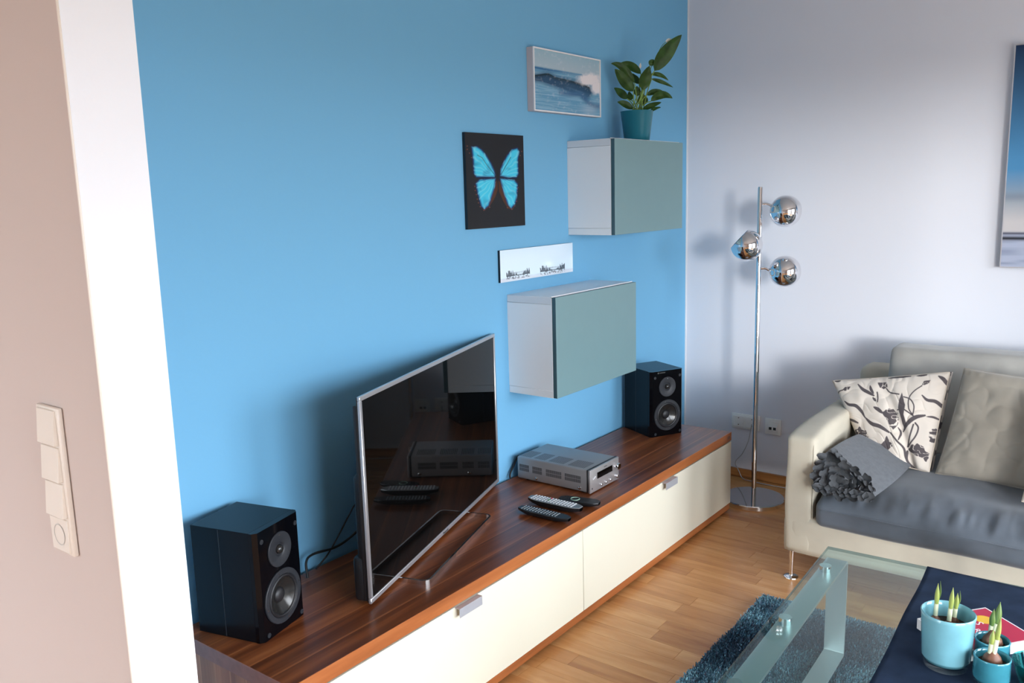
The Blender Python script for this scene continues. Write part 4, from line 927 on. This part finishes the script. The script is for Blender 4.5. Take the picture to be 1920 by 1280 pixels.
# ------------------------------------------------------------------ throw pillows (quad TL,TR,BR,BL in world, normal towards the room)
def pillow(name, label, quad, thick, m, n=70, paint=None, wr=0.004, seed=1, nrm=None, edge_sag=0.015, fn=None, backm=None, pipe=None, group=None, gus=0.0):
    q = np.array(quad, float); ce = q.mean(0); base = np.array([ce[0], ce[1], q[:, 2].min()])
    t = thing(name, label, 'pillow', tuple(base), 0, group); q = q - base
    if nrm is None: nrm = np.cross(q[1] - q[0], q[3] - q[0]); nrm /= np.linalg.norm(nrm)
    nrm = np.array(nrm) / np.linalg.norm(nrm)
    u = np.linspace(0, 1, n); U, V = np.meshgrid(u, u)
    Uc = np.abs(2 * U - 1); Vc = np.abs(2 * V - 1)
    prof = np.clip((1 - Uc ** 2.8) * (1 - Vc ** 2.8), 0, 1) ** 0.42
    # edges pull inwards between the corners
    Us = U + (0.5 - U) * edge_sag * 2 * (1 - Vc ** 2); Vs = V + (0.5 - V) * edge_sag * 2 * (1 - Uc ** 2)
    P = bil(q, Us, Vs)
    w = (vnoise(U * 5, V * 5, seed) - 0.5) * 2 + (vnoise(U * 13, V * 9, seed + 1) - 0.5)
    ed = np.exp(-((1 - Vc) / 0.12) ** 2) * np.sin(U * 75 + 4 * np.sin(U * 11)) + np.exp(-((1 - Uc) / 0.12) ** 2) * np.sin(V * 75 + 4 * np.sin(V * 9))
    rd = (1 - np.abs(2 * vnoise(U * 4 + V * 1.5, V * 3.5 - U, seed + 5) - 1)) ** 5 + 0.6 * (1 - np.abs(2 * vnoise(U * 9 - V * 3, V * 7 + U * 2, seed + 6) - 1)) ** 6
    Df = gus / 2 + prof * thick / 2 + (w - 0.9 * rd) * wr * prof ** 0.5 + ed * 0.0016 * (prof ** 0.3)
    if fn is not None: Df = Df + fn(U, V) * prof ** 0.3
    Fr = P + nrm * Df[..., None]; Bk = P - nrm * (prof * thick / 2 + gus / 2)[..., None]
    VV = Fr.reshape(-1, 3)
    C = paint(Us, Vs).reshape(-1, 3) if paint is not None else None
    from_np('cover', VV, grid_faces(n, n), m, t, col=C)
    st = 2 if n > 100 else 1; Bk2 = Bk[::st, ::st] if (n - 1) % st == 0 else Bk
    nb = Bk2.shape[0]
    Cb = paint(1 - Us[::st, ::st], Vs[::st, ::st]).reshape(-1, 3) if (paint is not None and (n - 1) % st == 0) else None
    from_np('back_cover', Bk2.reshape(-1, 3), grid_faces(nb, nb, flip=True), backm or m, t, col=Cb)
    PE = P + nrm * (gus / 2)
    if gus:
        bi = [(0, i) for i in range(n)] + [(i, n - 1) for i in range(1, n)] + [(n - 1, i) for i in range(n - 2, -1, -1)] + [(i, 0) for i in range(n - 2, 0, -1)]
        a_ = np.array([P[i] for i in bi]); K = len(a_); rows = np.concatenate([a_ + nrm * (gus * (0.5 - k / 5)) + 0.004 * math.sin(PI * k / 5) * (a_ - a_.mean(0)) / 0.2 for k in range(6)])
        sx = np.tile(np.arange(K) / K * 60, 6); sy = np.repeat(np.arange(6), K); ik = np.clip((vnoise(sx, sy * 0.8, 9) - 0.56) * 12, 0, 1)[:, None]
        from_np('gusset', rows, grid_faces(K, 6, wrapx=True, flip=True), m, t, col=np.array([0.64, 0.575, 0.505]) * (1 - ik) + slin((72, 66, 70)) * ik)
    edge = [Vector(PE[0, i]) for i in range(0, n, 3)] + [Vector(PE[i, -1]) for i in range(0, n, 3)] + [Vector(PE[-1, i]) for i in range(n - 1, 0, -3)] + [Vector(PE[i, 0]) for i in range(n - 1, 0, -3)]
    out = [edge[0]]
    for p in edge[1:]:
        if (p - out[-1]).length > 0.002: out.append(p)
    if (out[0] - out[-1]).length < 0.002: out.pop()
    bm = bmesh.new(); atube(bm, out, 0.0022, 6, closed=True); fin('piping', bm, pipe or backm or m, t, smooth=True)
    return t
FQ = [(150, 295), (1240, 190), (1100, 1115), (560, 1000)]
def paint_floral_at(X, Y):
    C = np.zeros(X.shape + (3,)); C[:] = np.array([0.64, 0.575, 0.505]); dk = slin((72, 66, 70)); ink = np.zeros(X.shape)
    def stroke(pts, w, taper=True):
        nonlocal ink
        ps = smooth2(pts, 5); N = len(ps)
        for i in range(N - 1):
            tt = i / (N - 1); ww = w * (math.sin(PI * (0.08 + 0.84 * tt)) if taper else 1.0) + 2.2
            ink = np.maximum(ink, np.clip((ww - poly_dist(X, Y, ps[i:i + 2])) / 2.5 + 0.5, 0, 1))
    def blob(P, jag=6, hole=True):
        nonlocal ink
        d = poly_dist(X, Y, P, True); ins = poly_mask(X, Y, P); sd = np.where(ins, d, -d) + (vnoise(X / 22, Y / 22, 3) - 0.5) * jag * 2.4
        mk = np.clip(sd / 2.5 + 0.5, 0, 1)
        if hole: mk = mk * np.clip((np.abs(vnoise(X / 42, Y / 26, 5) - 0.5) - 0.022) * 34, 0, 1)
        ink = np.maximum(ink, mk)
    stroke([(310, 490), (360, 520), (430, 530), (490, 580), (525, 630)], 13); stroke([(530, 635), (600, 690), (680, 715), (765, 765)], 15)
    blob([(850, 398), (872, 460), (892, 520), (885, 600), (905, 680), (890, 740), (872, 690), (850, 600), (828, 540), (832, 470)], 1, False)
    stroke([(880, 755), (920, 680), (985, 625), (1062, 605)], 17); stroke([(1080, 615), (1130, 618), (1172, 638)], 8)
    blob([(690, 585), (720, 555), (780, 550), (825, 590), (838, 650), (800, 700), (760, 690), (725, 640)], 6); blob([(835, 640), (820, 700), (770, 710), (800, 745), (830, 700)], 3)
    stroke([(610, 540), (650, 560), (690, 590)], 14); stroke([(825, 560), (870, 550), (915, 575), (965, 610)], 4, False)
    blob([(610, 308), (690, 300), (708, 350), (672, 372), (635, 350)], 3); stroke([(700, 365), (740, 400), (825, 415)], 4, False)
    blob([(1015, 320), (1035, 285), (1090, 272), (1075, 305), (1040, 328)], 3); stroke([(1020, 330), (955, 385), (918, 450), (925, 545), (965, 610)], 3.5, False)
    stroke([(870, 438), (930, 460), (968, 520), (962, 605)], 3.5, False)
    blob([(275, 382), (300, 355), (352, 352), (345, 378), (305, 392)], 3); stroke([(280, 385), (240, 398), (222, 425)], 4, False)
    stroke([(425, 328), (480, 375), (540, 405), (592, 432)], 13); stroke([(545, 340), (560, 375), (585, 410)], 11); stroke([(585, 450), (615, 480)], 8); stroke([(620, 400), (632, 450), (636, 490)], 4, False)
    stroke([(1030, 420), (1075, 462), (1140, 472), (1185, 510), (1218, 570)], 14); stroke([(1150, 232), (1195, 262), (1235, 325)], 15)
    blob([(920, 905), (960, 880), (1010, 868), (1060, 895), (1105, 950), (1085, 1020), (1040, 975), (990, 965), (940, 940)], 9)
    blob([(600, 918), (660, 880), (720, 860), (750, 800), (775, 850), (815, 888), (760, 940), (680, 930)], 7)
    blob([(415, 770), (480, 720), (560, 770), (585, 855), (520, 860), (480, 880), (440, 820)], 9)
    blob([(1100, 760), (1150, 705), (1172, 770), (1140, 850), (1105, 840)], 8); stroke([(590, 850), (650, 885)], 4, False)
    stroke([(780, 770), (840, 840), (895, 905), (918, 1000), (975, 1110)], 5, False); stroke([(985, 675), (1012, 720), (990, 800), (925, 890)], 5, False); stroke([(970, 690), (945, 790), (922, 890)], 5, False)
    stroke([(835, 720), (862, 770), (852, 830)], 6); blob([(675, 965), (740, 985), (770, 1030), (720, 1045), (685, 1010)], 4)
    stroke([(345, 650), (400, 660), (465, 685)], 9); stroke([(920, 930), (925, 1020), (990, 1100)], 6, False)
    stroke([(180, 300), (230, 296)], 10); stroke([(510, 265), (540, 250)], 9); stroke([(700, 262), (800, 250), (900, 238)], 8); stroke([(960, 235), (1040, 222)], 9)
    return blend(C, ink * 0.96, dk)
def paint_floral(U, V):
    Q = bil(FQ, U, V); return paint_floral_at(Q[..., 0], Q[..., 1])
def crease(U, V):
    # valley from top middle to the lower right, and puffed folds at the bottom
    d = (U - (0.42 + 0.33 * V)); return -0.020 * np.exp(-(d / 0.06) ** 2) * (0.25 + V) + 0.008 * np.exp(-((U - 0.55) / 0.1) ** 2) * V
pillow('throw_pillow', 'cream pillow printed with grey flowers leaning on the left armrest', [(-0.500, -0.925, 0.668), (-0.455, -1.355, 0.742), (-0.650, -1.338, 0.388), (-0.640, -1.110, 0.398)], 0.10, M['floral'], gus=0.05, n=281, paint=paint_floral, seed=4, nrm=(-0.85, 0.05, 0.25), fn=crease, backm=M['floral'], edge_sag=0.006, pipe=M['floral_back'], group='throw pillows on the sofa')
pillow('throw_pillow', 'plain taupe velvet pillow standing between the two flowered pillows', [(-0.520, -1.408, 0.778), (-0.500, -1.86, 0.752), (-0.715, -1.83, 0.388), (-0.690, -1.362, 0.400)], 0.14, M['taupe'], n=90, seed=11, nrm=(-0.85, 0.05, 0.30), wr=0.0065, group='throw pillows on the sofa')
def paint_floral2(U, V):
    X = 150 + (1 - V) * 1000; Y = 200 + U * 900; return paint_floral_at(X, Y)
pillow('throw_pillow', 'cream pillow printed with grey flowers at the right, in front of taupe pillow', [(-0.70, -1.672, 0.735), (-0.64, -2.09, 0.76), (-0.83, -2.11, 0.40), (-0.865, -1.664, 0.405)], 0.10, M['floral'], n=241, paint=paint_floral2, seed=21, nrm=(-0.85, 0.05, 0.25), backm=M['floral'], edge_sag=0.02, pipe=M['floral_back'], group='throw pillows on the sofa')

# ------------------------------------------------------------------ folded felt pillow with petals
t = thing('felt_pillow', 'folded grey felt pillow with ruffled petals beside the left armrest', 'pillow', (-0.86, -1.14, 0.385), 0, 'throw pillows on the sofa')
o3 = np.array([-0.86, -1.14, 0.385])
near_s = np.array([(-1.075, -1.055, 0.395), (-0.995, -1.040, 0.485), (-0.965, -1.065, 0.500), (-1.060, -1.225, 0.415), (-1.070, -1.225, 0.392), (-1.075, -1.140, 0.385)])
far_s = np.array([(-0.640, -1.060, 0.405), (-0.690, -1.075, 0.500), (-0.690, -1.105, 0.505), (-0.650, -1.255, 0.425), (-0.645, -1.255, 0.400), (-0.640, -1.15, 0.395)])
def loop(c6, n=40):
    P = [Vector(p) for p in c6]; P = [P[-1]] + P + [P[0], P[1]]; out = []
    for i in range(1, len(P) - 2):
        for j in range(n // 6):
            tt = j / (n // 6); a, b_, c_, d_ = P[i - 1], P[i], P[i + 1], P[i + 2]
            out.append(0.5 * ((2 * b_) + (c_ - a) * tt + (2 * a - 5 * b_ + 4 * c_ - d_) * tt * tt + (3 * b_ - a - 3 * c_ + d_) * tt ** 3))
    return np.array(out)
A_ = loop(near_s, 48) - o3; B_ = loop(far_s, 48) - o3; n = len(A_); V = []
for k in range(21):
    u = k / 20; rr = A_ * (1 - u) + B_ * u; ce = rr.mean(0); puff = 1 + 0.05 * math.sin(PI * u); sh = 1 if k < 20 else 0.97
    V.append(ce + (rr - ce) * puff * sh)
V.append(np.repeat(B_.mean(0)[None], n, 0) * 1.0 + (B_ - B_.mean(0)) * 0.5 + np.array([0.022, 0, 0])); V.append(np.repeat(B_.mean(0)[None] + np.array([0.028, 0, 0]), n, 0))
V = np.concatenate(V); from_np('cushion_body', V, grid_faces(n, 23, wrapx=True, flip=True), M['felt'], t)
ca = A_.mean(0); V = np.concatenate([A_, ca + (A_ - ca) * 0.94 + np.array([0.030, 0, 0]), ca + (A_ - ca) * 0.5 + np.array([0.02, 0, 0]), np.repeat(ca[None] + np.array([0.012, 0, 0]), n, 0)])
from_np('fold_inside', V, grid_faces(n, 4, wrapx=True), M['felt_dark'], t)
def petal_mesh(name, w, l):
    V = []; nu, nv = 7, 6
    for j in range(nv):
        v = j / (nv - 1)
        for i in range(nu):
            a = -1 + 2 * i / (nu - 1); wid = w * (0.45 + 0.55 * math.sin(PI * 0.5 * min(1, v * 1.5))) * (1 - 0.55 * max(0, v - 0.65) ** 1.0 / 0.35 * abs(a))
            V.append((a * wid / 2, 0.22 * l * v * v + 0.10 * w * (a * a), v * l * (1 - 0.20 * a * a)))
    me = bpy.data.meshes.new(name); F = [tuple(int(q) for q in f) for f in grid_faces(nu, nv)]
    me.from_pydata(V, [], F); me.materials.append(M['felt_dark']); me.polygons.foreach_set('use_smooth', [True] * len(me.polygons)); return me
pm = petal_mesh('petal', 0.047, 0.040); pm2 = petal_mesh('petal', 0.032, 0.024)
rnd = random.Random(3)
pc = Vector(ca)
def add_petal(me, pos, out_dir, face_dir, tilt):
    z = Vector(out_dir).normalized(); y = Vector(face_dir); y = (y - z * y.dot(z)).normalized(); x = y.cross(z)
    mt = Matrix((( x.x, y.x, z.x, pos[0]), (x.y, y.y, z.y, pos[1]), (x.z, y.z, z.z, pos[2]), (0, 0, 0, 1)))
    o = bpy.data.objects.new('petal', me); COL.objects.link(o); o.parent = t; o.matrix_local = mt @ Matrix.Rotation(tilt, 4, 'X')
E1 = Vector((0.12, -0.98, -0.1)).normalized(); E2 = Vector((0.30, 0.05, 0.95)).normalized()
for ring, cnt, ra, rb in ((0, 12, 0.080, 0.042), (1, 8, 0.052, 0.028), (2, 5, 0.024, 0.013)):
    for i in range(cnt):
        a = 2 * PI * (i + 0.5 * ring) / cnt + rnd.uniform(-0.06, 0.06); rdir = E1 * math.cos(a) + E2 * math.sin(a)
        pos = pc + E1 * ra * math.cos(a) + E2 * rb * math.sin(a) + Vector((-0.004 - 0.004 * ring, 0, 0.002))
        add_petal(pm, pos, rdir + Vector((-0.55 - 0.35 * ring, 0, 0)), Vector((-1, 0, 0.2)), rnd.uniform(-0.15, 0.10))
# scalloped rim along the folded edge
for i in range(9):
    u = i / 8; p = Vector(near_s[2] - o3) * (1 - u) + Vector(near_s[3] - o3) * u
    add_petal(pm2, p + Vector((-0.006, 0, 0.004)), Vector((1.0, -0.1, 0.12)), Vector((0.1, -0.6, 0.9)), rnd.uniform(-0.25, 0.0))
for i in range(9):
    u = i / 8; p = Vector(near_s[0] - o3) * (1 - u) + Vector(near_s[4] - o3) * u
    add_petal(pm, p + Vector((0.004, 0, 0.020)), Vector((-0.55, 0.0, -0.75)), Vector((-1, 0, 0.3)), rnd.uniform(-0.3, 0.1))
for i in range(5):
    u = i / 4; p = Vector(near_s[0] - o3) * (1 - u) + Vector(near_s[1] - o3) * u
    add_petal(pm, p + Vector((0.0, -0.006, 0.0)), Vector((-0.7, 0.25, 0.10)), Vector((-1, 0.5, 0.3)), rnd.uniform(-0.4, 0.2))

# ------------------------------------------------------------------ rug
RX0, RX1, RY0, RY1 = -3.15, -1.262, -2.55, -0.925
t = thing('rug', 'shaggy teal and dark blue rug under the glass coffee table', 'rug', ((RX0 + RX1) / 2, (RY0 + RY1) / 2, 0))
ox, oy = (RX0 + RX1) / 2, (RY0 + RY1) / 2
box('backing', RX0 - ox + 0.01, RX1 - ox - 0.01, RY0 - oy + 0.01, RY1 - oy - 0.01, 0.0005, 0.010, M['rug_back'], t)
def tufts(N, x0, x1, y0, y1, w, seed):
    g = np.random.default_rng(seed)
    x = g.uniform(x0, x1, N); y = g.uniform(y0, y1, N); a = g.uniform(0, 2 * PI, N)
    big = vnoise((x + 9) * 4.2, (y + 9) * 4.2, 12); med = vnoise((x + 9) * 13, (y + 9) * 13, 13)
    h = g.uniform(0.018, 0.025, N) * (0.88 + 0.24 * med); ln = g.uniform(0.002, 0.010, N); la = a * 0.35 + big * 7 + g.normal(0, 0.7, N)
    b0 = np.stack([x, y, np.full(N, 0.006)], -1); d = np.stack([np.cos(a), np.sin(a), 0 * a], -1) * w / 2
    lean = np.stack([np.cos(la) * ln, np.sin(la) * ln, 0 * a], -1); up = np.zeros((N, 3)); up[:, 2] = h
    m1 = b0 + lean * 0.35 + up * 0.6; tp = b0 + lean + up
    V = np.stack([b0 - d, b0 + d, m1 + d * 0.9, m1 - d * 0.9, tp + d * 0.7, tp - d * 0.7], 1)
    F = np.array([[0, 1, 2, 3], [3, 2, 4, 5]]); FF = (F[None] + (np.arange(N) * 6)[:, None, None]).reshape(-1, 4)
    pal = np.array([slin((46, 68, 88)), slin((62, 96, 118)), slin((90, 134, 154)), slin((132, 178, 192)), slin((98, 104, 124))])
    pr = np.clip(big * 0.9 + med * 0.5 - 0.25 + g.normal(0, 0.20, N), 0, 0.999); k = (pr * 4).astype(int); k = np.where(g.random(N) < 0.10, 4, k)
    C = pal[k] * g.uniform(0.75, 1.2, (N, 1)); CC = np.repeat(C[:, None], 6, 1)
    return V.reshape(-1, 3), FF, CC.reshape(-1, 3)
V1, F1, C1 = tufts(150000, -2.35 - ox, RX1 - ox, -1.95 - oy, RY1 - oy, 0.0034, 5)
V2, F2, C2 = tufts(36000, RX0 - ox, RX1 - ox, RY0 - oy, RY1 - oy, 0.006, 6)
from_np('pile', np.concatenate([V1, V2]), np.concatenate([F1, F2 + len(V1)]), M['rug_pile'], t, smooth=False, col=np.concatenate([C1, C2]), kind='stuff')

# ------------------------------------------------------------------ coffee table
GZ = 0.375
TX0, TX1, TY0, TY1 = -2.72, -1.520, -1.93, -1.222
TROT = math.radians(1.9)
t = thing('coffee_table', 'low glass coffee table on flat steel loop legs', 'coffee table', ((TX0 + TX1) / 2, (TY0 + TY1) / 2, 0.030), TROT)
t.location.x += TX1 - (t.location.x + math.cos(TROT) * (TX1 - TX0) / 2 - math.sin(TROT) * (TY1 - TY0) / 2); t.location.y += TY1 - (t.location.y + math.sin(TROT) * (TX1 - TX0) / 2 + math.cos(TROT) * (TY1 - TY0) / 2)
cx, cy = (TX0 + TX1) / 2, (TY0 + TY1) / 2; zo = 0.030
hx, hy = (TX1 - TX0) / 2, (TY1 - TY0) / 2
bm = bmesh.new(); abox(bm, -hx, hx, -hy, hy, GZ - 0.010 - zo, GZ - zo, 0.001, 1); bm.normal_update()
for f in bm.faces: f.material_index = 0 if abs(f.normal.z) > 0.9 else 1
fin('glass_top', bm, [M['glass'], M['glass_edge']], t)
for ya, yb_ in ((-1.286, -1.226), (-1.921, -1.861)):
    # rounded rectangular loop of flat bar in the xz plane
    xa, xb, za, zb, r, th_ = -2.66 - cx, -1.530 - cx, 0.002, 0.347 - zo, 0.012, 0.008
    pts = []
    for cxx, czz, a0 in ((xb - r, zb - r, 0), (xa + r, zb - r, 90), (xa + r, za + r, 180), (xb - r, za + r, 270)):
        for i in range(6):
            a = math.radians(a0 + i * 18); pts.append((cxx + r * math.cos(a), czz + r * math.sin(a)))
    bm = bmesh.new(); N = len(pts); rings = []
    for i, p in enumerate(pts):
        tx, tz = pts[(i + 1) % N][0] - pts[i - 1][0], pts[(i + 1) % N][1] - pts[i - 1][1]; L = math.hypot(tx, tz); nx, nz = tz / L, -tx / L
        rings.append([bm.verts.new((p[0] - nx * o, y - cy, p[1] - nz * o)) for o, y in ((0, ya), (0, yb_), (th_, yb_), (th_, ya))])
    for i in range(N):
        A, B = rings[i], rings[(i + 1) % N]
        for k in range(4): bm.faces.new((A[k], B[k], B[(k + 1) % 4], A[(k + 1) % 4]))
    bmesh.ops.recalc_face_normals(bm, faces=bm.faces[:])
    lf = fin('leg_frame', bm, M['table_steel'], t, auto=35)
    for dx in (-1.640, -2.012, -2.374):
        lathe('spacer_disc', [(0, 0), (0.0170, 0), (0.0170, GZ - 0.0105 - 0.347), (0, GZ - 0.0105 - 0.347)], M['chrome'], lf, 28, (dx - cx, (ya + yb_) / 2 + (0.008 if ya > -1.5 else 0) - cy, 0.347 - zo), cap=False)
# runner
def rpl(x, y): return 0.0008 * math.sin(x * 20 + y * 9) + 0.0008
nxr, nyr = 70, 30; xs_ = np.linspace(-1.512, -2.76, nxr); V = []; 
for j in range(nyr):
    for i in range(nxr):
        x = xs_[i]; fy = j / (nyr - 1); edge = -1.505 - 0.026 * ((-1.512 - x) / 0.7) + 0.0015 * math.sin(x * 16) * (fy < 0.05)
        y = edge + (-1.90 - edge) * fy; V.append((x, y, GZ + 0.0012 + rpl(x, y)))
V = np.array(V); V2_ = V.copy(); V2_[:, 2] -= 0.0011 + 0.0; V2_[:, 2] = GZ + 0.0003
o_ = np.array([-2.13, -1.70, GZ]); nV = len(V)
F = np.concatenate([grid_faces(nxr, nyr), grid_faces(nxr, nyr, off=nV, flip=True)])
bnd = list(range(nxr)) + [j * nxr + nxr - 1 for j in range(1, nyr)] + [(nyr - 1) * nxr + i for i in range(nxr - 2, -1, -1)] + [j * nxr for j in range(nyr - 2, 0, -1)]
sd = [(bnd[i], bnd[i] + nV, bnd[(i + 1) % len(bnd)] + nV, bnd[(i + 1) % len(bnd)]) for i in range(len(bnd))]
F = np.concatenate([F, np.array(sd)])
rn = from_np('table_runner', np.concatenate([V, V2_]) - o_, F, M['cloth_navy'], None, smooth=False); rn.location = o_
tag(rn, 'dark navy cloth runner spread over the glass coffee table', 'table runner')
TZ_ = GZ + 0.003

# ------------------------------------------------------------------ vases with bulbs
def shoot(t, x, y, z0, h, r, lean, split=True, mats=None):
    lx, ly = lean; pts = [(x, y, z0), (x + lx * 0.4, y + ly * 0.4, z0 + h * 0.4), (x + lx, y + ly, z0 + h)]
    w = tube('shoot_base', [pts[0], ((pts[0][0] + pts[1][0]) / 2, (pts[0][1] + pts[1][1]) / 2, z0 + h * 0.2), pts[1]], r, M['shoot_white'], t, 10, 5)
    bm = bmesh.new(); c_ = catmull([pts[1], (x + lx * 0.7, y + ly * 0.7, z0 + h * 0.68), pts[2]], 8); N = len(c_)
    atube(bm, c_, [max(0.0006, r * (1.0 + 0.35 * math.sin(PI * i / (N - 1))) * (1 - (i / (N - 1)) ** 3)) for i in range(N)], 10, flat=0.75); fin('shoot', bm, (mats or M['shoot_green']), t, smooth=True)
    if split:
        bm = bmesh.new(); p0, p1 = Vector(pts[1]), Vector(pts[2]) + Vector((0.002, -0.004, 0.006)); c_ = catmull([p0, (p0 + p1) / 2 + Vector((0, -0.004, 0)), p1], 8)
        atube(bm, c_, [max(0.0005, r * 0.75 * (1 - (i / (len(c_) - 1)) ** 2.5)) for i in range(len(c_))], 8, flat=0.4); fin('shoot_leaf', bm, M['shoot_dark'], t, smooth=True)
def bulb(t, x, y, z, r, h):
    lathe('bulb', [(0, -h * 0.35), (r * 0.7, -h * 0.25), (r, 0), (r * 0.85, h * 0.3), (r * 0.45, h * 0.6), (r * 0.25, h * 0.85), (0, h * 0.9)], M['bulb'], t, 20, (x, y, z), auto=60, cap=False)
def vase(name, label, x, y, rt, rb, H, body, soil, wall=0.005, base_clear=0.014):
    t = thing(name, label, 'vase', (x, y, TZ_)); b = base_clear
    prof = [(0, b), (rb, b), (rb + 0.004, b + 0.010), (rt - 0.001, H * 0.93), (rt, H - 0.002), (rt - 0.002, H), (rt - wall, H - 0.002), (rt - wall - 0.001, H * 0.9), (rb - 0.002, b + 0.012), (0, b + 0.010)]
    lathe('body', prof, body, t, 56, auto=70, cap=False)
    lathe('clear_foot', [(0, 0), (rb - 0.006, 0), (rb - 0.001, 0.003), (rb + 0.003, b + 0.006), (rb + 0.001, b + 0.0001), (0, b - 0.0001)], M['glass_clear'], t, 56, auto=70, cap=False)
    lathe('soil', [(0, soil - 0.004), (rt - wall - 0.003, soil - 0.004), (rt - wall - 0.0035, soil), (0.01, soil + 0.004), (0, soil + 0.004)], M['soil'], t, 32, cap=False)
    return t
ra = lambda px, py: None
v = vase('glass_vase', 'tall pale blue glass vase with three green bulb shoots, biggest on the table', -2.056, -1.653, 0.0575, 0.0475, 0.134, M['vase_blue'], 0.098, base_clear=0.018)
def vw(a, d): # offset: a = to the right in view, d = away from viewer
    q = Vector((0.604, -0.797, 0)) * a + Vector((0.797, 0.604, 0)) * d; return q.x, q.y
for a, d, h in ((-0.018, 0.022, 0.098), (0.0, -0.004, 0.100), (0.020, 0.012, 0.078)):
    x, y = vw(a, d); bulb(v, x, y, 0.099, 0.0125, 0.022); shoot(v, x, y, 0.110, h - 0.016, 0.0050, vw(0.002 if a < 0 else 0.005, 0.0), split=(a < 0 or a > 0.01))
v2 = vase('glass_vase', 'small teal glass pot with one sprouting bulb, in front of the book', -2.088, -1.750, 0.0375, 0.033, 0.071, M['vase_teal'], 0.055)
bulb(v2, 0, 0, 0.060, 0.020, 0.032)
for a, d, h, ln in ((-0.006, 0.0, 0.055, (0.004, 0)), (0.000, -0.004, 0.086, (0.010, 0)), (0.006, 0.004, 0.050, (0.006, 0))):
    x, y = vw(a, d); shoot(v2, x, y, 0.078, h, 0.0050, vw(*ln), split=False, mats=M['shoot_green'])
v3 = vase('glass_vase', 'small teal glass pot with sprouting bulb half hidden behind, touching the book', -2.006, -1.738, 0.0375, 0.033, 0.071, M['vase_teal'], 0.055)
bulb(v3, 0, 0, 0.062, 0.022, 0.034)
for a, d, h, ln in ((0.004, 0.0, 0.086, (0.008, 0.0)), (-0.001, 0.006, 0.066, (0.004, 0))):
    x, y = vw(a, d); shoot(v3, x, y, 0.074, h, 0.0068, vw(*ln), split=False, mats=M['shoot_dark'])
# teal tealight bowl
t = thing('tealight_holder', 'teal glass bowl holding a pale candle at the right edge', 'candle holder', (-2.030, -1.832, TZ_))
lathe('bowl', [(0, 0.0), (0.030, 0.0), (0.036, 0.006), (0.044, 0.030), (0.050, 0.052), (0.0515, 0.054), (0.0485, 0.054), (0.041, 0.032), (0.032, 0.012), (0, 0.010)], M['glass_teal'], t, 48, auto=60, cap=False)
cd = lathe('candle', [(0, 0.0112), (0.019, 0.0112), (0.019, 0.027), (0.017, 0.029), (0, 0.027)], M['wax'], t, 32, cap=False)
tube('wick', [(0, 0, 0.026), (0.0005, 0, 0.031), (0.001, 0, 0.035)], 0.0007, M['soil'], cd, 6, 2)

# ------------------------------------------------------------------ book
bx = np.array([(-1.912, -1.562), (-1.756, -1.689), (-1.886, -1.787)])
e1 = Vector((*(bx[1] - bx[0]), 0)); e2 = Vector((*(bx[2] - bx[1]), 0)); th = math.atan2(e1.y, e1.x)
BWd, BLn = e1.length, 0.163
cen = Vector((*bx[0], 0)) + e1 / 2 + Vector((math.sin(th), -math.cos(th), 0)) * BLn / 2
t = thing('book', 'crimson paperback book with yellow round sticker lying on navy cloth', 'book', (cen.x, cen.y, TZ_), th)
X, Y, BHt = BWd / 2, BLn / 2, 0.027
box('pages', -X + 0.002, X - 0.002, -Y + 0.002, Y, 0.0008, BHt - 0.0008, M['paper'], t)
box('back_cover', -X, X, -Y, Y + 0.0008, 0, 0.0008, M['card_white'], t)
box('spine', -X, X, Y, Y + 0.0010, 0, BHt, M['card_white'], t)
cv = box('cover', -X, X, -Y, Y + 0.0008, BHt - 0.0008, BHt, M['card_white'], t)
box('cover_field', -X + 0.004, X - 0.004, -Y + 0.004, Y - 0.004, BHt - 0.0004, BHt + 0.0002, M['crimson'], cv)
lathe('sticker', [(0.021, 0), (0.021, 0.0004), (0, 0.0004)], M['yellow'], cv, 40, (0.050, 0.030, BHt))
for i, (tx, w_) in enumerate((('S', 0.030), ('BAR', 0.024))):
    text_mesh('lettering', tx, w_, M['card_white'], cv, (0.014 - i * 0.027, (0.018 if i == 0 else 0.006), BHt + 0.0003), (0, 0, -PI / 2))
text_mesh('lettering', 'a', 0.012, M['card_white'], cv, (-0.045, -0.01, BHt + 0.0003), (0, 0, -PI / 2))
